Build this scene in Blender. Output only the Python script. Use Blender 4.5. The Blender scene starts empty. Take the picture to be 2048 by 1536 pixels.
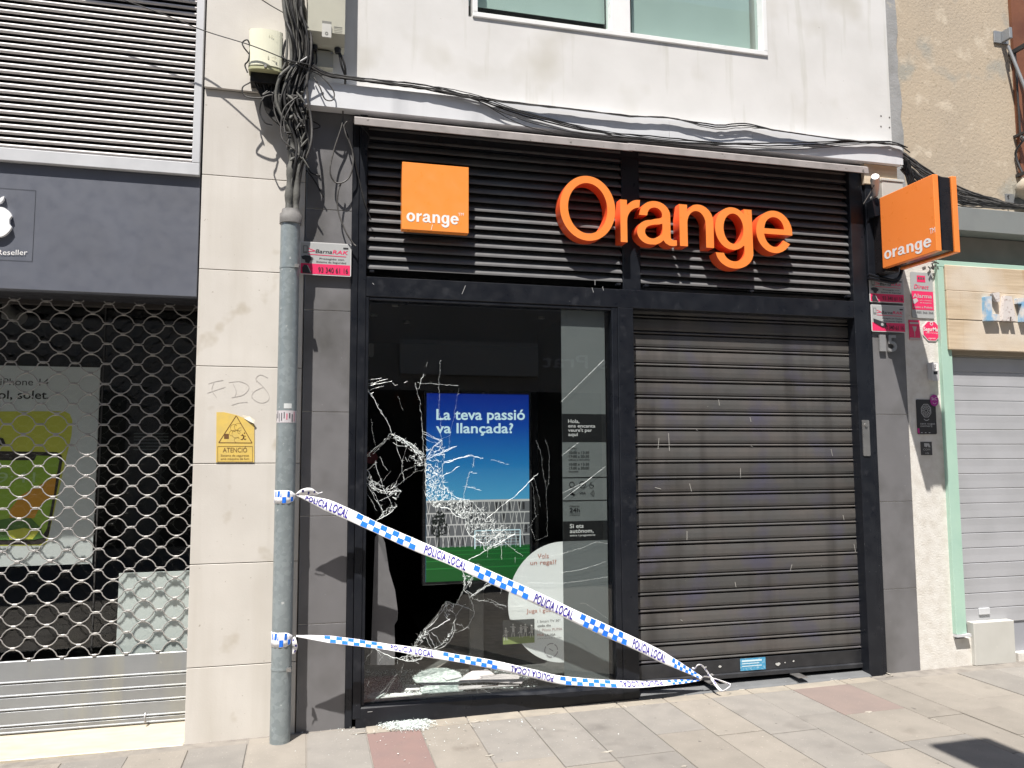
import bpy, bmesh, math, random
from mathutils import Vector, Matrix
random.seed(7)
SC = bpy.context.scene
COL = SC.collection
# ------------------------------------------------------------------ camera
YAW, PITCH, ROLL = [math.radians(a) for a in (-14.353, 5.115, -0.219)]
FPX = 1600.0
CAMP = Vector((0, -5.14, 1.62))
fw = Vector((-math.sin(YAW)*math.cos(PITCH), math.cos(YAW)*math.cos(PITCH), math.sin(PITCH)))
rt = Vector((math.cos(YAW), math.sin(YAW), 0)); up = rt.cross(fw)
R3 = Matrix((rt*math.cos(ROLL)+up*math.sin(ROLL), -rt*math.sin(ROLL)+up*math.cos(ROLL), -fw)).transposed()
cd = bpy.data.cameras.new('camera'); cam = bpy.data.objects.new('camera', cd); COL.objects.link(cam)
cam.matrix_world = Matrix.Translation(CAMP) @ R3.to_4x4()
cd.sensor_fit = 'HORIZONTAL'; cd.sensor_width = 36; cd.lens = FPX/2048*36; cd.clip_end = 300; cd.clip_start = .05
SC.camera = cam
# ------------------------------------------------------------------ light
SUN = Vector((-.62, -1.0, 2.45)).normalized()          # towards the sun
sun_el = math.asin(SUN.z); sun_az = math.atan2(SUN.x, SUN.y)
w = bpy.data.worlds.new("World"); SC.world = w; w.use_nodes = True
nt = w.node_tree; bg = nt.nodes['Background']
sky = nt.nodes.new('ShaderNodeTexSky'); sky.sky_type = 'NISHITA'; sky.sun_disc = False
sky.sun_elevation = sun_el; sky.sun_rotation = sun_az
nt.links.new(sky.outputs[0], bg.inputs[0]); bg.inputs[1].default_value = .075
sl = bpy.data.lights.new('sun', 'SUN'); sl.energy = 4.6; sl.angle = math.radians(.5); sl.color = (1, .95, .885)
so = bpy.data.objects.new('sun', sl); COL.objects.link(so); so.location = SUN*30
so.rotation_euler = (-SUN).to_track_quat('-Z', 'Y').to_euler()
SC.view_settings.view_transform = 'Standard'; SC.view_settings.look = 'None'
SC.view_settings.exposure = .88; SC.view_settings.gamma = 1; SC.view_settings.use_curve_mapping = False

# ------------------------------------------------------------------ helpers
def P(px, py, y=0.0):
    """point of the plane y=const seen at photo pixel (px,py)"""
    d = R3 @ Vector(((px-1024)/FPX, -(py-768)/FPX, -1)); t = (y-CAMP.y)/d.y
    return CAMP + d*t
def gz(x): return .0145*x-.03
def G(px, py, dz=0.0):
    d = R3 @ Vector(((px-1024)/FPX, -(py-768)/FPX, -1))
    t = (1.65-dz)/(.0145*d.x-d.z); return CAMP + d*t
WPOS = {}
def empty(name, label, cat, loc=(0, 0, 0), group=None):
    o = bpy.data.objects.new(name, None); COL.objects.link(o); o.location = loc; o.empty_display_size = .1
    o['label'] = label; o['category'] = cat
    if group: o['group'] = group
    WPOS[o.name] = Vector(loc); return o
def tag(o, label=None, cat=None, group=None, kind=None):
    for k, v in (('label', label), ('category', cat), ('group', group), ('kind', kind)):
        if v: o[k] = v
    return o
def rep(o, dloc, parent=None):
    c = o.copy(); COL.objects.link(c); c.location = Vector(o.location)+Vector(dloc)
    if parent: c.parent = parent
    WPOS[c.name] = WPOS[o.name]+Vector(dloc); return c
class MB:
    def __init__(s): s.v = []; s.f = []; s.m = []; s.sm = []
    def add(s, vs, fs, mi=0, smooth=False):
        b = len(s.v); s.v += [tuple(p) for p in vs]
        for f in fs: s.f.append(tuple(b+i for i in f)); s.m.append(mi); s.sm.append(smooth)
        return s
    def box(s, x0, x1, y0, y1, z0, z1, mi=0):
        return s.add([(x0,y0,z0),(x1,y0,z0),(x1,y1,z0),(x0,y1,z0),(x0,y0,z1),(x1,y0,z1),(x1,y1,z1),(x0,y1,z1)],
              [(0,3,2,1),(4,5,6,7),(0,1,5,4),(1,2,6,5),(2,3,7,6),(3,0,4,7)], mi)
    def prism(s, pts, axis, a0, a1, mi=0, smooth=False):
        """closed 2D outline extruded along an axis: 'x' pts=(y,z); 'y' pts=(x,z); 'z' pts=(x,y)"""
        def mk(p, a):
            return {'x': (a,p[0],p[1]), 'y': (p[0],a,p[1]), 'z': (p[0],p[1],a)}[axis]
        n = len(pts); vs = [mk(p, a0) for p in pts]+[mk(p, a1) for p in pts]
        s.add(vs, [tuple(range(n)), tuple(range(2*n-1, n-1, -1))], mi)
        s.add(vs, [(i, (i+1) % n, n+(i+1) % n, n+i) for i in range(n)], mi, smooth); return s
    def tube(s, path, r, seg=6, mi=0, cap=True):
        path = [Vector(p) for p in path]; n = len(path); vs = []; prev = None
        for i, p in enumerate(path):
            t = (path[min(i+1, n-1)]-path[max(i-1, 0)])
            if t.length < 1e-9: t = Vector((0, 0, 1))
            t.normalize()
            if prev is None:
                a = Vector((0, 1, 0)) if abs(t.y) < .9 else Vector((1, 0, 0)); u = t.cross(a).normalized()
            else: u = (prev-t*prev.dot(t)).normalized()
            prev = u; v = t.cross(u); rr = r[i] if isinstance(r, (list, tuple)) else r
            for k in range(seg):
                a = 2*math.pi*k/seg; vs.append(p+u*math.cos(a)*rr+v*math.sin(a)*rr)
        fs = [(i*seg+k, i*seg+(k+1) % seg, (i+1)*seg+(k+1) % seg, (i+1)*seg+k) for i in range(n-1) for k in range(seg)]
        s.add(vs, fs, mi, seg > 4)
        if cap: s.add(vs[:seg]+vs[-seg:], [tuple(range(seg-1, -1, -1)), tuple(range(seg, 2*seg))], mi)
        return s
    def cyl(s, p0, p1, r0, r1=None, seg=24, mi=0): return s.tube([p0, p1], [r0, r0 if r1 is None else r1], seg, mi)
    def build(s, name, mats, parent=None, origin=None, bevel=0, kind=None, seg=1):
        o_pos = WPOS[parent.name] if parent else None
        if origin is None:
            if parent: origin = o_pos
            else:
                xs = [v[0] for v in s.v]; ys = [v[1] for v in s.v]; zs = [v[2] for v in s.v]
                origin = Vector(((min(xs)+max(xs))/2, (min(ys)+max(ys))/2, min(zs)))
        origin = Vector(origin)
        me = bpy.data.meshes.new(name); me.from_pydata([tuple(Vector(v)-origin) for v in s.v], [], s.f)
        if not isinstance(mats, (list, tuple)): mats = [mats]
        for m in mats: me.materials.append(m)
        me.polygons.foreach_set('material_index', s.m); me.polygons.foreach_set('use_smooth', s.sm); me.update()
        bm = bmesh.new(); bm.from_mesh(me); bmesh.ops.recalc_face_normals(bm, faces=bm.faces); bm.to_mesh(me); bm.free()
        o = bpy.data.objects.new(name, me); COL.objects.link(o)
        if parent: o.parent = parent; o.location = origin-o_pos
        else: o.location = origin
        WPOS[o.name] = origin
        if bevel:
            b = o.modifiers.new('bevel', 'BEVEL'); b.width = bevel; b.segments = seg; b.limit_method = 'ANGLE'; b.angle_limit = math.radians(40)
        if kind: o['kind'] = kind
        return o
def quad(x0, x1, z0, z1, y): return [(x0,y,z0),(x1,y,z0),(x1,y,z1),(x0,y,z1)]
def cr(pts, n=8):
    """Catmull-Rom through points"""
    pts = [Vector(p) for p in pts]; out = []
    q = [pts[0]*2-pts[1]]+pts+[pts[-1]*2-pts[-2]]
    for i in range(1, len(q)-2):
        a, b, c, d = q[i-1:i+3]
        for k in range(n):
            t = k/n; out.append(.5*((2*b)+(c-a)*t+(2*a-5*b+4*c-d)*t*t+(3*b-a-3*c+d)*t**3))
    out.append(pts[-1]); return out
def rrect(x0, x1, z0, z1, r, n=4):
    o = []
    for cx, cz, a in ((x1-r, z0+r, -90), (x1-r, z1-r, 0), (x0+r, z1-r, 90), (x0+r, z0+r, 180)):
        for k in range(n+1):
            t = math.radians(a+90*k/n); o.append((cx+r*math.cos(t), cz+r*math.sin(t)))
    return o
# text as flat mesh geometry: list of (verts2d, faces)
_TC = {}
def text_mesh(s, bold=0.0, space=1.0):
    k = (s, bold, space)
    if k not in _TC:
        cu = bpy.data.curves.new('lettering', 'FONT'); cu.body = s; cu.offset = bold; cu.space_character = space; cu.resolution_u = 3
        ob = bpy.data.objects.new('lettering', cu); COL.objects.link(ob)
        dg = bpy.context.evaluated_depsgraph_get(); me = bpy.data.meshes.new_from_object(ob.evaluated_get(dg))
        vs = [(v.co.x, v.co.y) for v in me.vertices]; fs = [tuple(p.vertices) for p in me.polygons]
        bpy.data.objects.remove(ob); bpy.data.meshes.remove(me); _TC[k] = (vs, fs)
    return _TC[k]
def put_text(mb, s, x0, x1, z, h, y, mi=0, bold=0.0, shear=0, fn=None, space=1.0, flip=False):
    """lettering fitted between x0 and x1 (x1 None: natural width) on baseline z with cap height h"""
    vs, fs = text_mesh(s, bold, space)
    if not vs: return
    a = min(v[0] for v in vs); b = max(v[0] for v in vs); sc = h/.68
    sx = sc if x1 is None else (x1-x0)/(b-a)
    out = []
    for vx, vy in vs:
        X = x0+(vx-a)*sx+shear*vy*sc; Z = z+vy*sc
        if flip: X = x0+(x1-X)
        out.append(fn(X, Z) if fn else (X, y, Z))
    mb.add(out, fs, mi)
def disc(mb, x, z, r, y, mi=0, n=20, rz=None):
    mb.add([(x+r*math.cos(2*math.pi*k/n), y, z+(rz or r)*math.sin(2*math.pi*k/n)) for k in range(n)], [tuple(range(n))], mi)
def ring(mb, x, z, r, wd, y, mi=0, n=28, a0=0, a1=360):
    vs = []
    for k in range(n+1):
        a = math.radians(a0+(a1-a0)*k/n)
        vs += [(x+(r-wd/2)*math.cos(a), y, z+(r-wd/2)*math.sin(a)), (x+(r+wd/2)*math.cos(a), y, z+(r+wd/2)*math.sin(a))]
    mb.add(vs, [(2*k, 2*k+1, 2*k+3, 2*k+2) for k in range(n)], mi)
def line2(mb, pts, wd, y, mi=0):
    for (xa, za), (xb, zb) in zip(pts[:-1], pts[1:]):
        d = Vector((xb-xa, zb-za)); n = Vector((-d.y, d.x)).normalized()*wd/2
        mb.add([(xa+n.x,y,za+n.y),(xb+n.x,y,zb+n.y),(xb-n.x,y,zb-n.y),(xa-n.x,y,za-n.y)], [(0,1,2,3)], mi)

# ------------------------------------------------------------------ materials
def mat(name, c1, c2=None, scale=4, thr=(.4, .62), rough=.6, bump=0, bscale=60, metal=0, spot=None, streak=None,
        vor=None, stretch=(1, 1, 1), spec=.5, objvar=0, coat=0):
    m = bpy.data.materials.new(name); m.use_nodes = True; n = m.node_tree.nodes; L = m.node_tree.links
    b = n['Principled BSDF']; b.inputs['Roughness'].default_value = rough; b.inputs['Metallic'].default_value = metal
    b.inputs['Specular IOR Level'].default_value = spec; b.inputs['Coat Weight'].default_value = coat
    geo = n.new('ShaderNodeNewGeometry'); pos = geo.outputs['Position']
    def nz(sc, det=5, st=(1, 1, 1), off=0):
        mp = n.new('ShaderNodeMapping'); mp.inputs['Scale'].default_value = st; mp.inputs['Location'].default_value = (off, off*.7, off*1.3)
        L.new(pos, mp.inputs[0]); t = n.new('ShaderNodeTexNoise'); t.inputs['Scale'].default_value = sc; t.inputs['Detail'].default_value = det
        L.new(mp.outputs[0], t.inputs[0]); return t.outputs[0]
    def ramp(inp, a, c):
        r = n.new('ShaderNodeMapRange'); r.inputs[1].default_value = a; r.inputs[2].default_value = c; r.clamp = True; L.new(inp, r.inputs[0]); return r.outputs[0]
    def mix(f, a, c):
        x = n.new('ShaderNodeMix'); x.data_type = 'RGBA'
        if hasattr(f, 'links'): L.new(f, x.inputs[0])
        else: x.inputs[0].default_value = f
        for i, v in ((6, a), (7, c)):
            if hasattr(v, 'links'): L.new(v, x.inputs[i])
            else: x.inputs[i].default_value = (*v[:3], 1)
        return x.outputs[2]
    def mul(f, k):
        x = n.new('ShaderNodeMath'); x.operation = 'MULTIPLY'; L.new(f, x.inputs[0])
        if hasattr(k, 'links'): L.new(k, x.inputs[1])
        else: x.inputs[1].default_value = k
        return x.outputs[0]
    col = c1
    if c2: col = mix(ramp(nz(scale, 7, stretch), *thr), c1, c2)
    if vor:
        v = n.new('ShaderNodeTexVoronoi'); v.inputs['Scale'].default_value = vor[1]; L.new(pos, v.inputs[0])
        sx = n.new('ShaderNodeSeparateColor'); L.new(v.outputs['Color'], sx.inputs[0])
        col = mix(mul(ramp(sx.outputs[0], .3, 1), vor[2]), col, vor[0])
    if streak:                       # (colour, scale, a, b): run-down dirt
        col = mix(ramp(nz(streak[1], 6, (1, 1, .08), 3.1), streak[2], streak[3]), col, streak[0])
    if spot:
        sp = spot if isinstance(spot, list) else [spot]
        for q, (sc_, s_, a_, b_) in enumerate(sp): col = mix(ramp(nz(s_, 3, (1, 1, 1), 7.7+q*5), a_, b_), col, sc_)
    if objvar:
        oi = n.new('ShaderNodeObjectInfo'); hs = n.new('ShaderNodeHueSaturation')
        mr = n.new('ShaderNodeMapRange'); mr.inputs[3].default_value = 1-objvar; mr.inputs[4].default_value = 1+objvar
        L.new(oi.outputs['Random'], mr.inputs[0]); L.new(mr.outputs[0], hs.inputs['Value'])
        if hasattr(col, 'links'): L.new(col, hs.inputs['Color'])
        else: hs.inputs['Color'].default_value = (*col, 1)
        col = hs.outputs[0]
    if hasattr(col, 'links'): L.new(col, b.inputs['Base Color'])
    else: b.inputs['Base Color'].default_value = (*col, 1)
    if rough < .75:
        L.new(ramp2(n, L, nz(14, 4, (1, 1, 1), 1.7), max(.05, rough-.1), rough+.12), b.inputs['Roughness'])
    if bump:
        bp = n.new('ShaderNodeBump'); bp.inputs['Strength'].default_value = min(1, bump); bp.inputs['Distance'].default_value = .004
        L.new(nz(bscale, 6), bp.inputs['Height']); L.new(bp.outputs[0], b.inputs['Normal'])
    return m
def ramp2(n, L, inp, a, b):
    r = n.new('ShaderNodeMapRange'); r.inputs[1].default_value = .3; r.inputs[2].default_value = .7; r.inputs[3].default_value = a; r.inputs[4].default_value = b
    L.new(inp, r.inputs[0]); return r.outputs[0]
def flat(name, c, rough=.5): return mat(name, c, rough=max(rough, .76) if rough > .5 else rough)
_F = {}
def ink(c, rough=.5):
    k = tuple(c)+(rough,)
    if k not in _F:
        m = bpy.data.materials.new('ink'); m.use_nodes = True; b = m.node_tree.nodes['Principled BSDF']
        b.inputs['Base Color'].default_value = (*c, 1); b.inputs['Roughness'].default_value = rough; _F[k] = m
    return _F[k]
def glassmat(name, tint=(.95, .967, .962), k=1.0):
    m = bpy.data.materials.new(name); m.use_nodes = True; n = m.node_tree.nodes; L = m.node_tree.links
    n.remove(n['Principled BSDF']); out = n['Material Output']
    tr = n.new('ShaderNodeBsdfTransparent'); tr.inputs[0].default_value = (*tint, 1)
    gl = n.new('ShaderNodeBsdfGlossy'); gl.inputs['Roughness'].default_value = .01; gl.inputs[0].default_value = (1, 1, 1, 1)
    lw = n.new('ShaderNodeLayerWeight'); lw.inputs[0].default_value = .5        # symmetric Schlick term for thin glass
    pw = n.new('ShaderNodeMath'); pw.operation = 'POWER'; L.new(lw.outputs['Facing'], pw.inputs[0]); pw.inputs[1].default_value = 5
    fr = n.new('ShaderNodeMath'); fr.operation = 'MULTIPLY_ADD'; L.new(pw.outputs[0], fr.inputs[0]); fr.inputs[1].default_value = .96; fr.inputs[2].default_value = .04*k
    mx = n.new('ShaderNodeMixShader'); L.new(fr.outputs[0], mx.inputs[0]); L.new(tr.outputs[0], mx.inputs[1]); L.new(gl.outputs[0], mx.inputs[2])
    L.new(mx.outputs[0], out.inputs[0]); return m

STUCCO = mat('white_stucco', (.67, .66, .645), (.58, .57, .55), 2.2, (.4, .75), .9, .22, 16, streak=((.50, .49, .44), 13, .58, .80), spot=[((.35, .33, .3), 30, .76, .8), ((.52, .50, .45), 1.7, .56, .74)])
STUCCO2 = mat('roughcast_white', (.68, .66, .62), (.58, .55, .50), 14, (.4, .7), .95, .7, 80, spot=((.45, .42, .37), 70, .70, .78))
STONE = mat('beige_stone', (.65, .62, .575), (.55, .52, .475), 2.5, (.3, .75), .7, .12, 90, streak=((.52, .485, .43), 6, .5, .8),
            spot=[((.42, .37, .29), 4.5, .64, .80), ((.38, .34, .29), 40, .72, .77)], objvar=.05)
SILL = mat('cream_marble', (.55, .49, .385), (.47, .415, .32), 6, (.35, .7), .5, .05, 60, stretch=(1, 3, 3))
SLATE = mat('dark_tile', (.175, .172, .178), (.155, .153, .158), 5, (.35, .7), .42, .05, 200, spot=[((.3, .3, .3), 45, .74, .78), ((.09, .088, .085), 3, .5, .8)], objvar=.05)
GROUT = mat('pale_grout', (.55, .53, .5), rough=.9)
FRAME = mat('charcoal_paint', (.009, .0105, .015), (.014, .016, .021), 6, (.4, .7), .36, .05, 120, spot=[((.16, .165, .17), 60, .755, .79), ((.03, .032, .038), 12, .62, .8)], spec=.35)
FRAMEV = mat('black_louvre_paint', (.132, .132, .134), (.11, .11, .113), 8, (.4, .7), .5, spot=((.3, .3, .3), 60, .74, .8), spec=.2)
SHUT = mat('brown_black_shutter_paint', (.082, .081, .079), (.100, .091, .085), 2.6, (.42, .66), .42, .04, 140, stretch=(1, 1, 2.4),
           spot=[((.3, .29, .27), 55, .765, .80), ((.075, .072, .10), 4, .52, .75)], streak=((.045, .042, .04), 7, .5, .78), objvar=.13)
SHUTBLK = mat('black_shutter_bar', (.02, .021, .024), (.035, .036, .04), 8, (.4, .7), .4, spot=((.25, .25, .25), 50, .74, .78))
ALU = mat('pale_aluminium', (.60, .575, .565), (.54, .515, .505), 6, (.4, .7), .4, spot=((.5, .48, .46), 40, .74, .8))
ALUF = mat('aluminium_frame', (.58, .59, .61), (.52, .53, .55), 5, (.4, .7), .45)
FASC = mat('blue_grey_fascia', (.115, .125, .155), (.105, .113, .138), 3, (.4, .7), .5)
FASC_D = mat('fascia_trim', (.03, .032, .04), rough=.5)
GALV = mat('galvanised_steel', (.25, .285, .295), (.20, .235, .245), 4, (.35, .7), .42, .04, 60, metal=.2, vor=((.36, .40, .415), 42, .38), spot=((.6, .62, .62), 38, .69, .76), stretch=(1, 1, .35))
GALVD = mat('weathered_collar', (.13, .125, .12), (.19, .185, .18), 20, (.4, .7), .7, .2, 80)
GRILL = mat('grille_steel', (.40, .39, .38), (.33, .32, .31), 20, (.4, .7), .38, metal=.35)
SHUTL = mat('grey_shutter', (.285, .30, .315), (.245, .255, .265), 4, (.4, .7), .42, metal=.2, spot=((.5, .5, .45), 16, .7, .78), streak=((.33, .33, .29), 8, .55, .8))
SHUTR = mat('pale_grey_shutter', (.40, .405, .425), (.355, .36, .375), 3, (.4, .7), .45, spot=((.65, .64, .6), 40, .745, .78), objvar=.03)
CANOPY = mat('grey_metal_canopy', (.70, .71, .73), (.62, .63, .65), 2, (.4, .7), .4, streak=((.48, .49, .51), 4, .55, .8))
LIP = mat('aged_grey_rail', (.33, .30, .29), (.25, .23, .22), 10, (.4, .7), .6, .1, 80, spot=((.12, .11, .1), 30, .66, .76))
ORG = mat('orange_acrylic', (.95, .31, .062), (.93, .295, .058), 3, (.4, .7), .35)
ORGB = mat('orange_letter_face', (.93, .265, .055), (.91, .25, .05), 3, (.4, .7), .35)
ORG2 = mat('orange_side_shade', (.74, .09, .025), rough=.45)  # letter sides: redder bounce shade put into the colour
WHT = ink((.85, .84, .83)); BLK = ink((.012, .012, .014)); WINW = mat('white_window_frame', (.84, .84, .83), (.78, .78, .77), 5, (.4, .7), .35)
PLASTER = mat('beige_plaster', (.49, .405, .30), (.42, .355, .275), 1.4, (.3, .7), .95, .8, 50,
              spot=[((.36, .34, .29), 2.6, .56, .66), ((.34, .28, .2), 36, .64, .74), ((.58, .50, .39), 7, .58, .72), ((.2, .16, .12), 60, .74, .78)])
GREEN = mat('mint_paint', (.40, .58, .48), (.36, .54, .45), 5, (.4, .7), .45)
WOOD = mat('pine_board', (.60, .485, .345), (.47, .365, .25), 2.4, (.35, .65), .8, .3, 90, stretch=(1, 3, 16), streak=((.36, .19, .08), 7, .60, .74), spot=[((.60, .53, .44), 2.5, .45, .7)], objvar=.06)
BEAM = mat('grey_green_beam', (.22, .235, .23), (.19, .20, .20), 4, (.4, .7), .5)
CREAM = mat('cream_plastic', (.80, .79, .62), (.74, .73, .57), 7, (.4, .7), .45)
CREAM2 = mat('grey_cream_plastic', (.44, .43, .35), (.40, .39, .32), 5, (.4, .7), .5)
CREAMG = mat('pale_box_paint', (.52, .515, .48), (.47, .465, .43), 5, (.4, .7), .5, spot=((.7, .68, .6), 20, .7, .78))
CABLE = mat('black_cable', (.014, .0135, .014), (.03, .029, .028), 30, (.4, .7), .5, spec=.3)
CABLEG = mat('grey_cable', (.10, .096, .092), (.05, .048, .046), 30, (.4, .7), .5, spec=.3)
CONDU = mat('taped_cable_sheath', (.085, .085, .078), (.13, .128, .115), 25, (.35, .7), .75, .3, 60)
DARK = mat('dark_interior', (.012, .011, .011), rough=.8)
DARK2 = mat('dark_interior_trim', (.05, .045, .042), rough=.6)
PLATF = mat('dark_window_platform', (.10, .10, .097), (.13, .13, .125), 9, (.4, .7), .5)
MORTAR = mat('paving_mortar', (.24, .22, .195), (.17, .155, .14), 12, (.4, .7), .95, .6, 60)
STEEL = mat('brushed_steel', (.42, .41, .40), rough=.35, metal=.8)
GLASS = glassmat('window_glass'); GLASS_T = glassmat('loose_glass', (.80, .92, .88))
CRACK = ink((.88, .93, .92), .25); SHARD = mat('crushed_glass', (.78, .82, .80), (.55, .62, .6), 60, (.4, .6), .3)
pav = [mat('paving_grey', (.232, .217, .197), (.20, .188, .172), 7, (.35, .7), .85, .35, 140, spot=[((.36, .34, .31), 90, .66, .74), ((.12, .11, .10), 3, .62, .85), ((.11, .10, .09), 22, .70, .76)], streak=None, objvar=.09),
       mat('paving_beige', (.25, .227, .197), (.215, .196, .17), 6, (.35, .7), .85, .35, 140, spot=[((.38, .34, .29), 90, .66, .74), ((.14, .12, .1), 4, .64, .85), ((.11, .10, .09), 22, .70, .76)], objvar=.08),
       mat('paving_rose', (.235, .185, .165), (.205, .165, .15), 5, (.35, .7), .85, .35, 140, spot=[((.34, .27, .24), 90, .66, .74), ((.2, .17, .15), 6, .6, .8)], objvar=.07)]

PAVRED = mat('paving_red', (.225, .15, .135), (.20, .14, .13), 5, (.35, .7), .85, .35, 140, spot=[((.34, .27, .24), 90, .68, .76), ((.2, .15, .13), 6, .6, .8)])
WARM = mat('warm_limestone', (.32, .285, .235), (.25, .228, .195), 9, (.35, .7), .85, .4, 120, objvar=.08)
# ================================================================== GROUND
def gslab(mb, x0, x1, y0, y1, top, th=.05):
    mb.add([(x, y, gz(x)+top-d) for d in (th, 0) for x, y in ((x0,y0),(x1,y0),(x1,y1),(x0,y1))],
           [(0,3,2,1),(4,5,6,7),(0,1,5,4),(1,2,6,5),(2,3,7,6),(3,0,4,7)])
ground = MB(); gslab(ground, -60, 60, -60, 40, -.0055, .3)
gobj = tag(ground.build('street_ground', MORTAR), kind='structure')
pv = MB(); gslab(pv, -14, 14, -8.4, -2.9, -.0005, .004)
tag(pv.build('street_paving', mat('far_paving', (.23, .21, .185), (.19, .175, .16), 5, (.35, .7), .85, .3, 100)), kind='structure')
pavement = bpy.data.objects.new('pavement', None); COL.objects.link(pavement); pavement['kind'] = 'structure'; WPOS['pavement'] = Vector((0, 0, 0))
rs = random.Random(11)
xj = [-2.6, -2.25, -1.93, -1.6, -1.27, -.935, -.62, -.30, .03, .375, .695, 1.0, 1.345, 1.64, 2.0, 2.33, 2.63, 2.95, 3.25, 3.69, 3.95, 4.27, 4.6, 4.93, 5.27, 5.6, 5.95]
def stone(x0, x1, y0, y1, m):
    mb = MB(); g = .002+rs.random()*.0015; dz = rs.uniform(-.0025, .0025)
    mb.add([(x, y, gz(x)+dz-d) for d in (.03, 0) for x, y in ((x0+g,y0+g),(x1-g,y0+g),(x1-g,y1-g),(x0+g,y1-g))],
           [(0,3,2,1),(4,5,6,7),(0,1,5,4),(1,2,6,5),(2,3,7,6),(3,0,4,7)])
    mb.build('paving_stone', m, pavement, bevel=.0025)
for i in range(len(xj)-1):
    x0, x1 = xj[i], xj[i+1]
    y = -.15 if x0 > .3 else (-.11 if x0 < -.55 else -.03)
    ymin = -2.9
    first = True
    while y > ymin+.02:
        ln = rs.uniform(.42, .95)
        if y-ln < ymin+.25: ln = y-ymin
        mi = rs.choice([0, 0, 0, 1, 1, 1, 0, 2 if rs.random() < .35 else 1])
        if abs(x0-.375) < .01 and first: mi = 2; ln = .9
        if abs(x0+.30) < .01 and first: mi = 1
        if abs(x0-3.25) < .01 and first: ln = .55
        stone(x0, x1, y-ln, y, PAVRED if (abs(x0-.375) < .01 and first) else pav[mi]); y -= ln; first = False
# narrow kerb stones of warm limestone along the shop front
for a, b in zip(xj[9:-6], xj[10:-5]):
    if a > 3.9: break
    mb = MB(); g = .004
    ya, yb = -.15, .0
    mb.add([(x, y, gz(x)+.001-d) for d in (.03, 0) for x, y in ((a+g,ya+g),(b-g,ya+g),(b-g,yb),(a+g,yb))],
           [(0,3,2,1),(4,5,6,7),(0,1,5,4),(1,2,6,5),(2,3,7,6),(3,0,4,7)])
    mb.build('edging_stone', WARM, pavement, bevel=.003)

sm = MB()
for k in range(26):
    cx_, cy_ = rs.choice([(rs.uniform(.3, 2.2), -.15+rs.uniform(-.02, .02)), (rs.uniform(2.2, 4.4), -.05+rs.uniform(-.03, .02)), (rs.uniform(-.6, 5), rs.uniform(-1.6, -.1)), (rs.choice(xj[6:20]), rs.uniform(-1.2, -.1))]); rx_, ry_ = rs.uniform(.008, .05), rs.uniform(.004, .014)
    if rs.random() < .35: rx_, ry_ = ry_*.6, rx_*1.6
    ps_ = [(cx_+rx_*rs.uniform(.5, 1.3)*math.cos(a_*.628), cy_+ry_*rs.uniform(.4, 1.4)*math.sin(a_*.628)) for a_ in range(10)]
    sm.add([(x, y, gz(x)+.0042) for x, y in ps_]+[(x, y, gz(x)+.001) for x, y in ps_], [tuple(range(10))]+[(a_, (a_+1) % 10, 10+(a_+1) % 10, 10+a_) for a_ in range(10)])
sm.build('mortar_smear', mat('pale_mortar', (.40, .37, .32), (.32, .29, .25), 20, (.4, .7), .9), pavement, kind='stuff')
# ================================================================== LEFT SHOP
XP = P(406, 160).x                     # left edge of the pilaster (top)
xPL = (P(408, 180).x+P(370, 1485).x)/2
# --- stone pilaster
pil = empty('stone_pilaster', 'beige stone pilaster between the circle-link grille and the galvanised pipe', 'pilaster', (xPL+.25, .1, gz(-.4)))
zz = [P(450, y).z for y in (-330, -100, 181, 352, 540, 733, 927, 1127, 1332)]+[gz(-.4)-.02]
xr = P(601, 900).x-.003
for i in range(len(zz)-1):
    mb = MB(); prot = .022 if i < 2 else 0
    mb.box(xPL, xr, -prot-.0*i, .055, zz[i+1]+.0022, zz[i]-.0022); mb.build('stone_slab', STONE, pil, bevel=.002)
mb = MB(); mb.box(xPL+.002, xr+.004, .012, .9, gz(-.4)-.1, zz[0]); mb.build('core_wall', mat('pilaster_core', (.30, .27, .24), rough=.9), pil)
# graffiti scrawl FDS
mb = MB()
def crop(ox, oy, s): return lambda a, b: (ox+a/s, oy+b/s)
c2 = crop(0, 465, 3.303)
gr_ = []
def scr(pts, wd=.0045):
    q = cr([P(*c2(*p), -.0012) for p in pts], 6); n = len(q)
    for a, b in zip(q[:-1], q[1:]):
        d = (b-a).normalized(); nn = Vector((-d.z, 0, d.x))*wd*rs.uniform(.5, 1)/2
        mb.add([a+nn, b+nn, b-nn, a-nn], [(0, 1, 2, 3)])
scr([(1415, 985), (1400, 1040), (1430, 1090)]); scr([(1375, 1000), (1420, 985), (1475, 975)]); scr([(1370, 1060), (1430, 1040), (1490, 1020)])
scr([(1540, 1000), (1560, 1050), (1550, 1090)]); scr([(1510, 990), (1590, 985), (1645, 1020), (1610, 1070), (1530, 1090)])
scr([(1770, 960), (1720, 940), (1690, 970), (1730, 1010), (1775, 1070), (1770, 1110), (1720, 1125), (1665, 1090), (1680, 1050), (1740, 1020)])
scr([(1530, 1140), (1580, 1125), (1635, 1120)])
mb.build('graffiti', ink((.47, .44, .41), .9), pil, kind='stuff')
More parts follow.
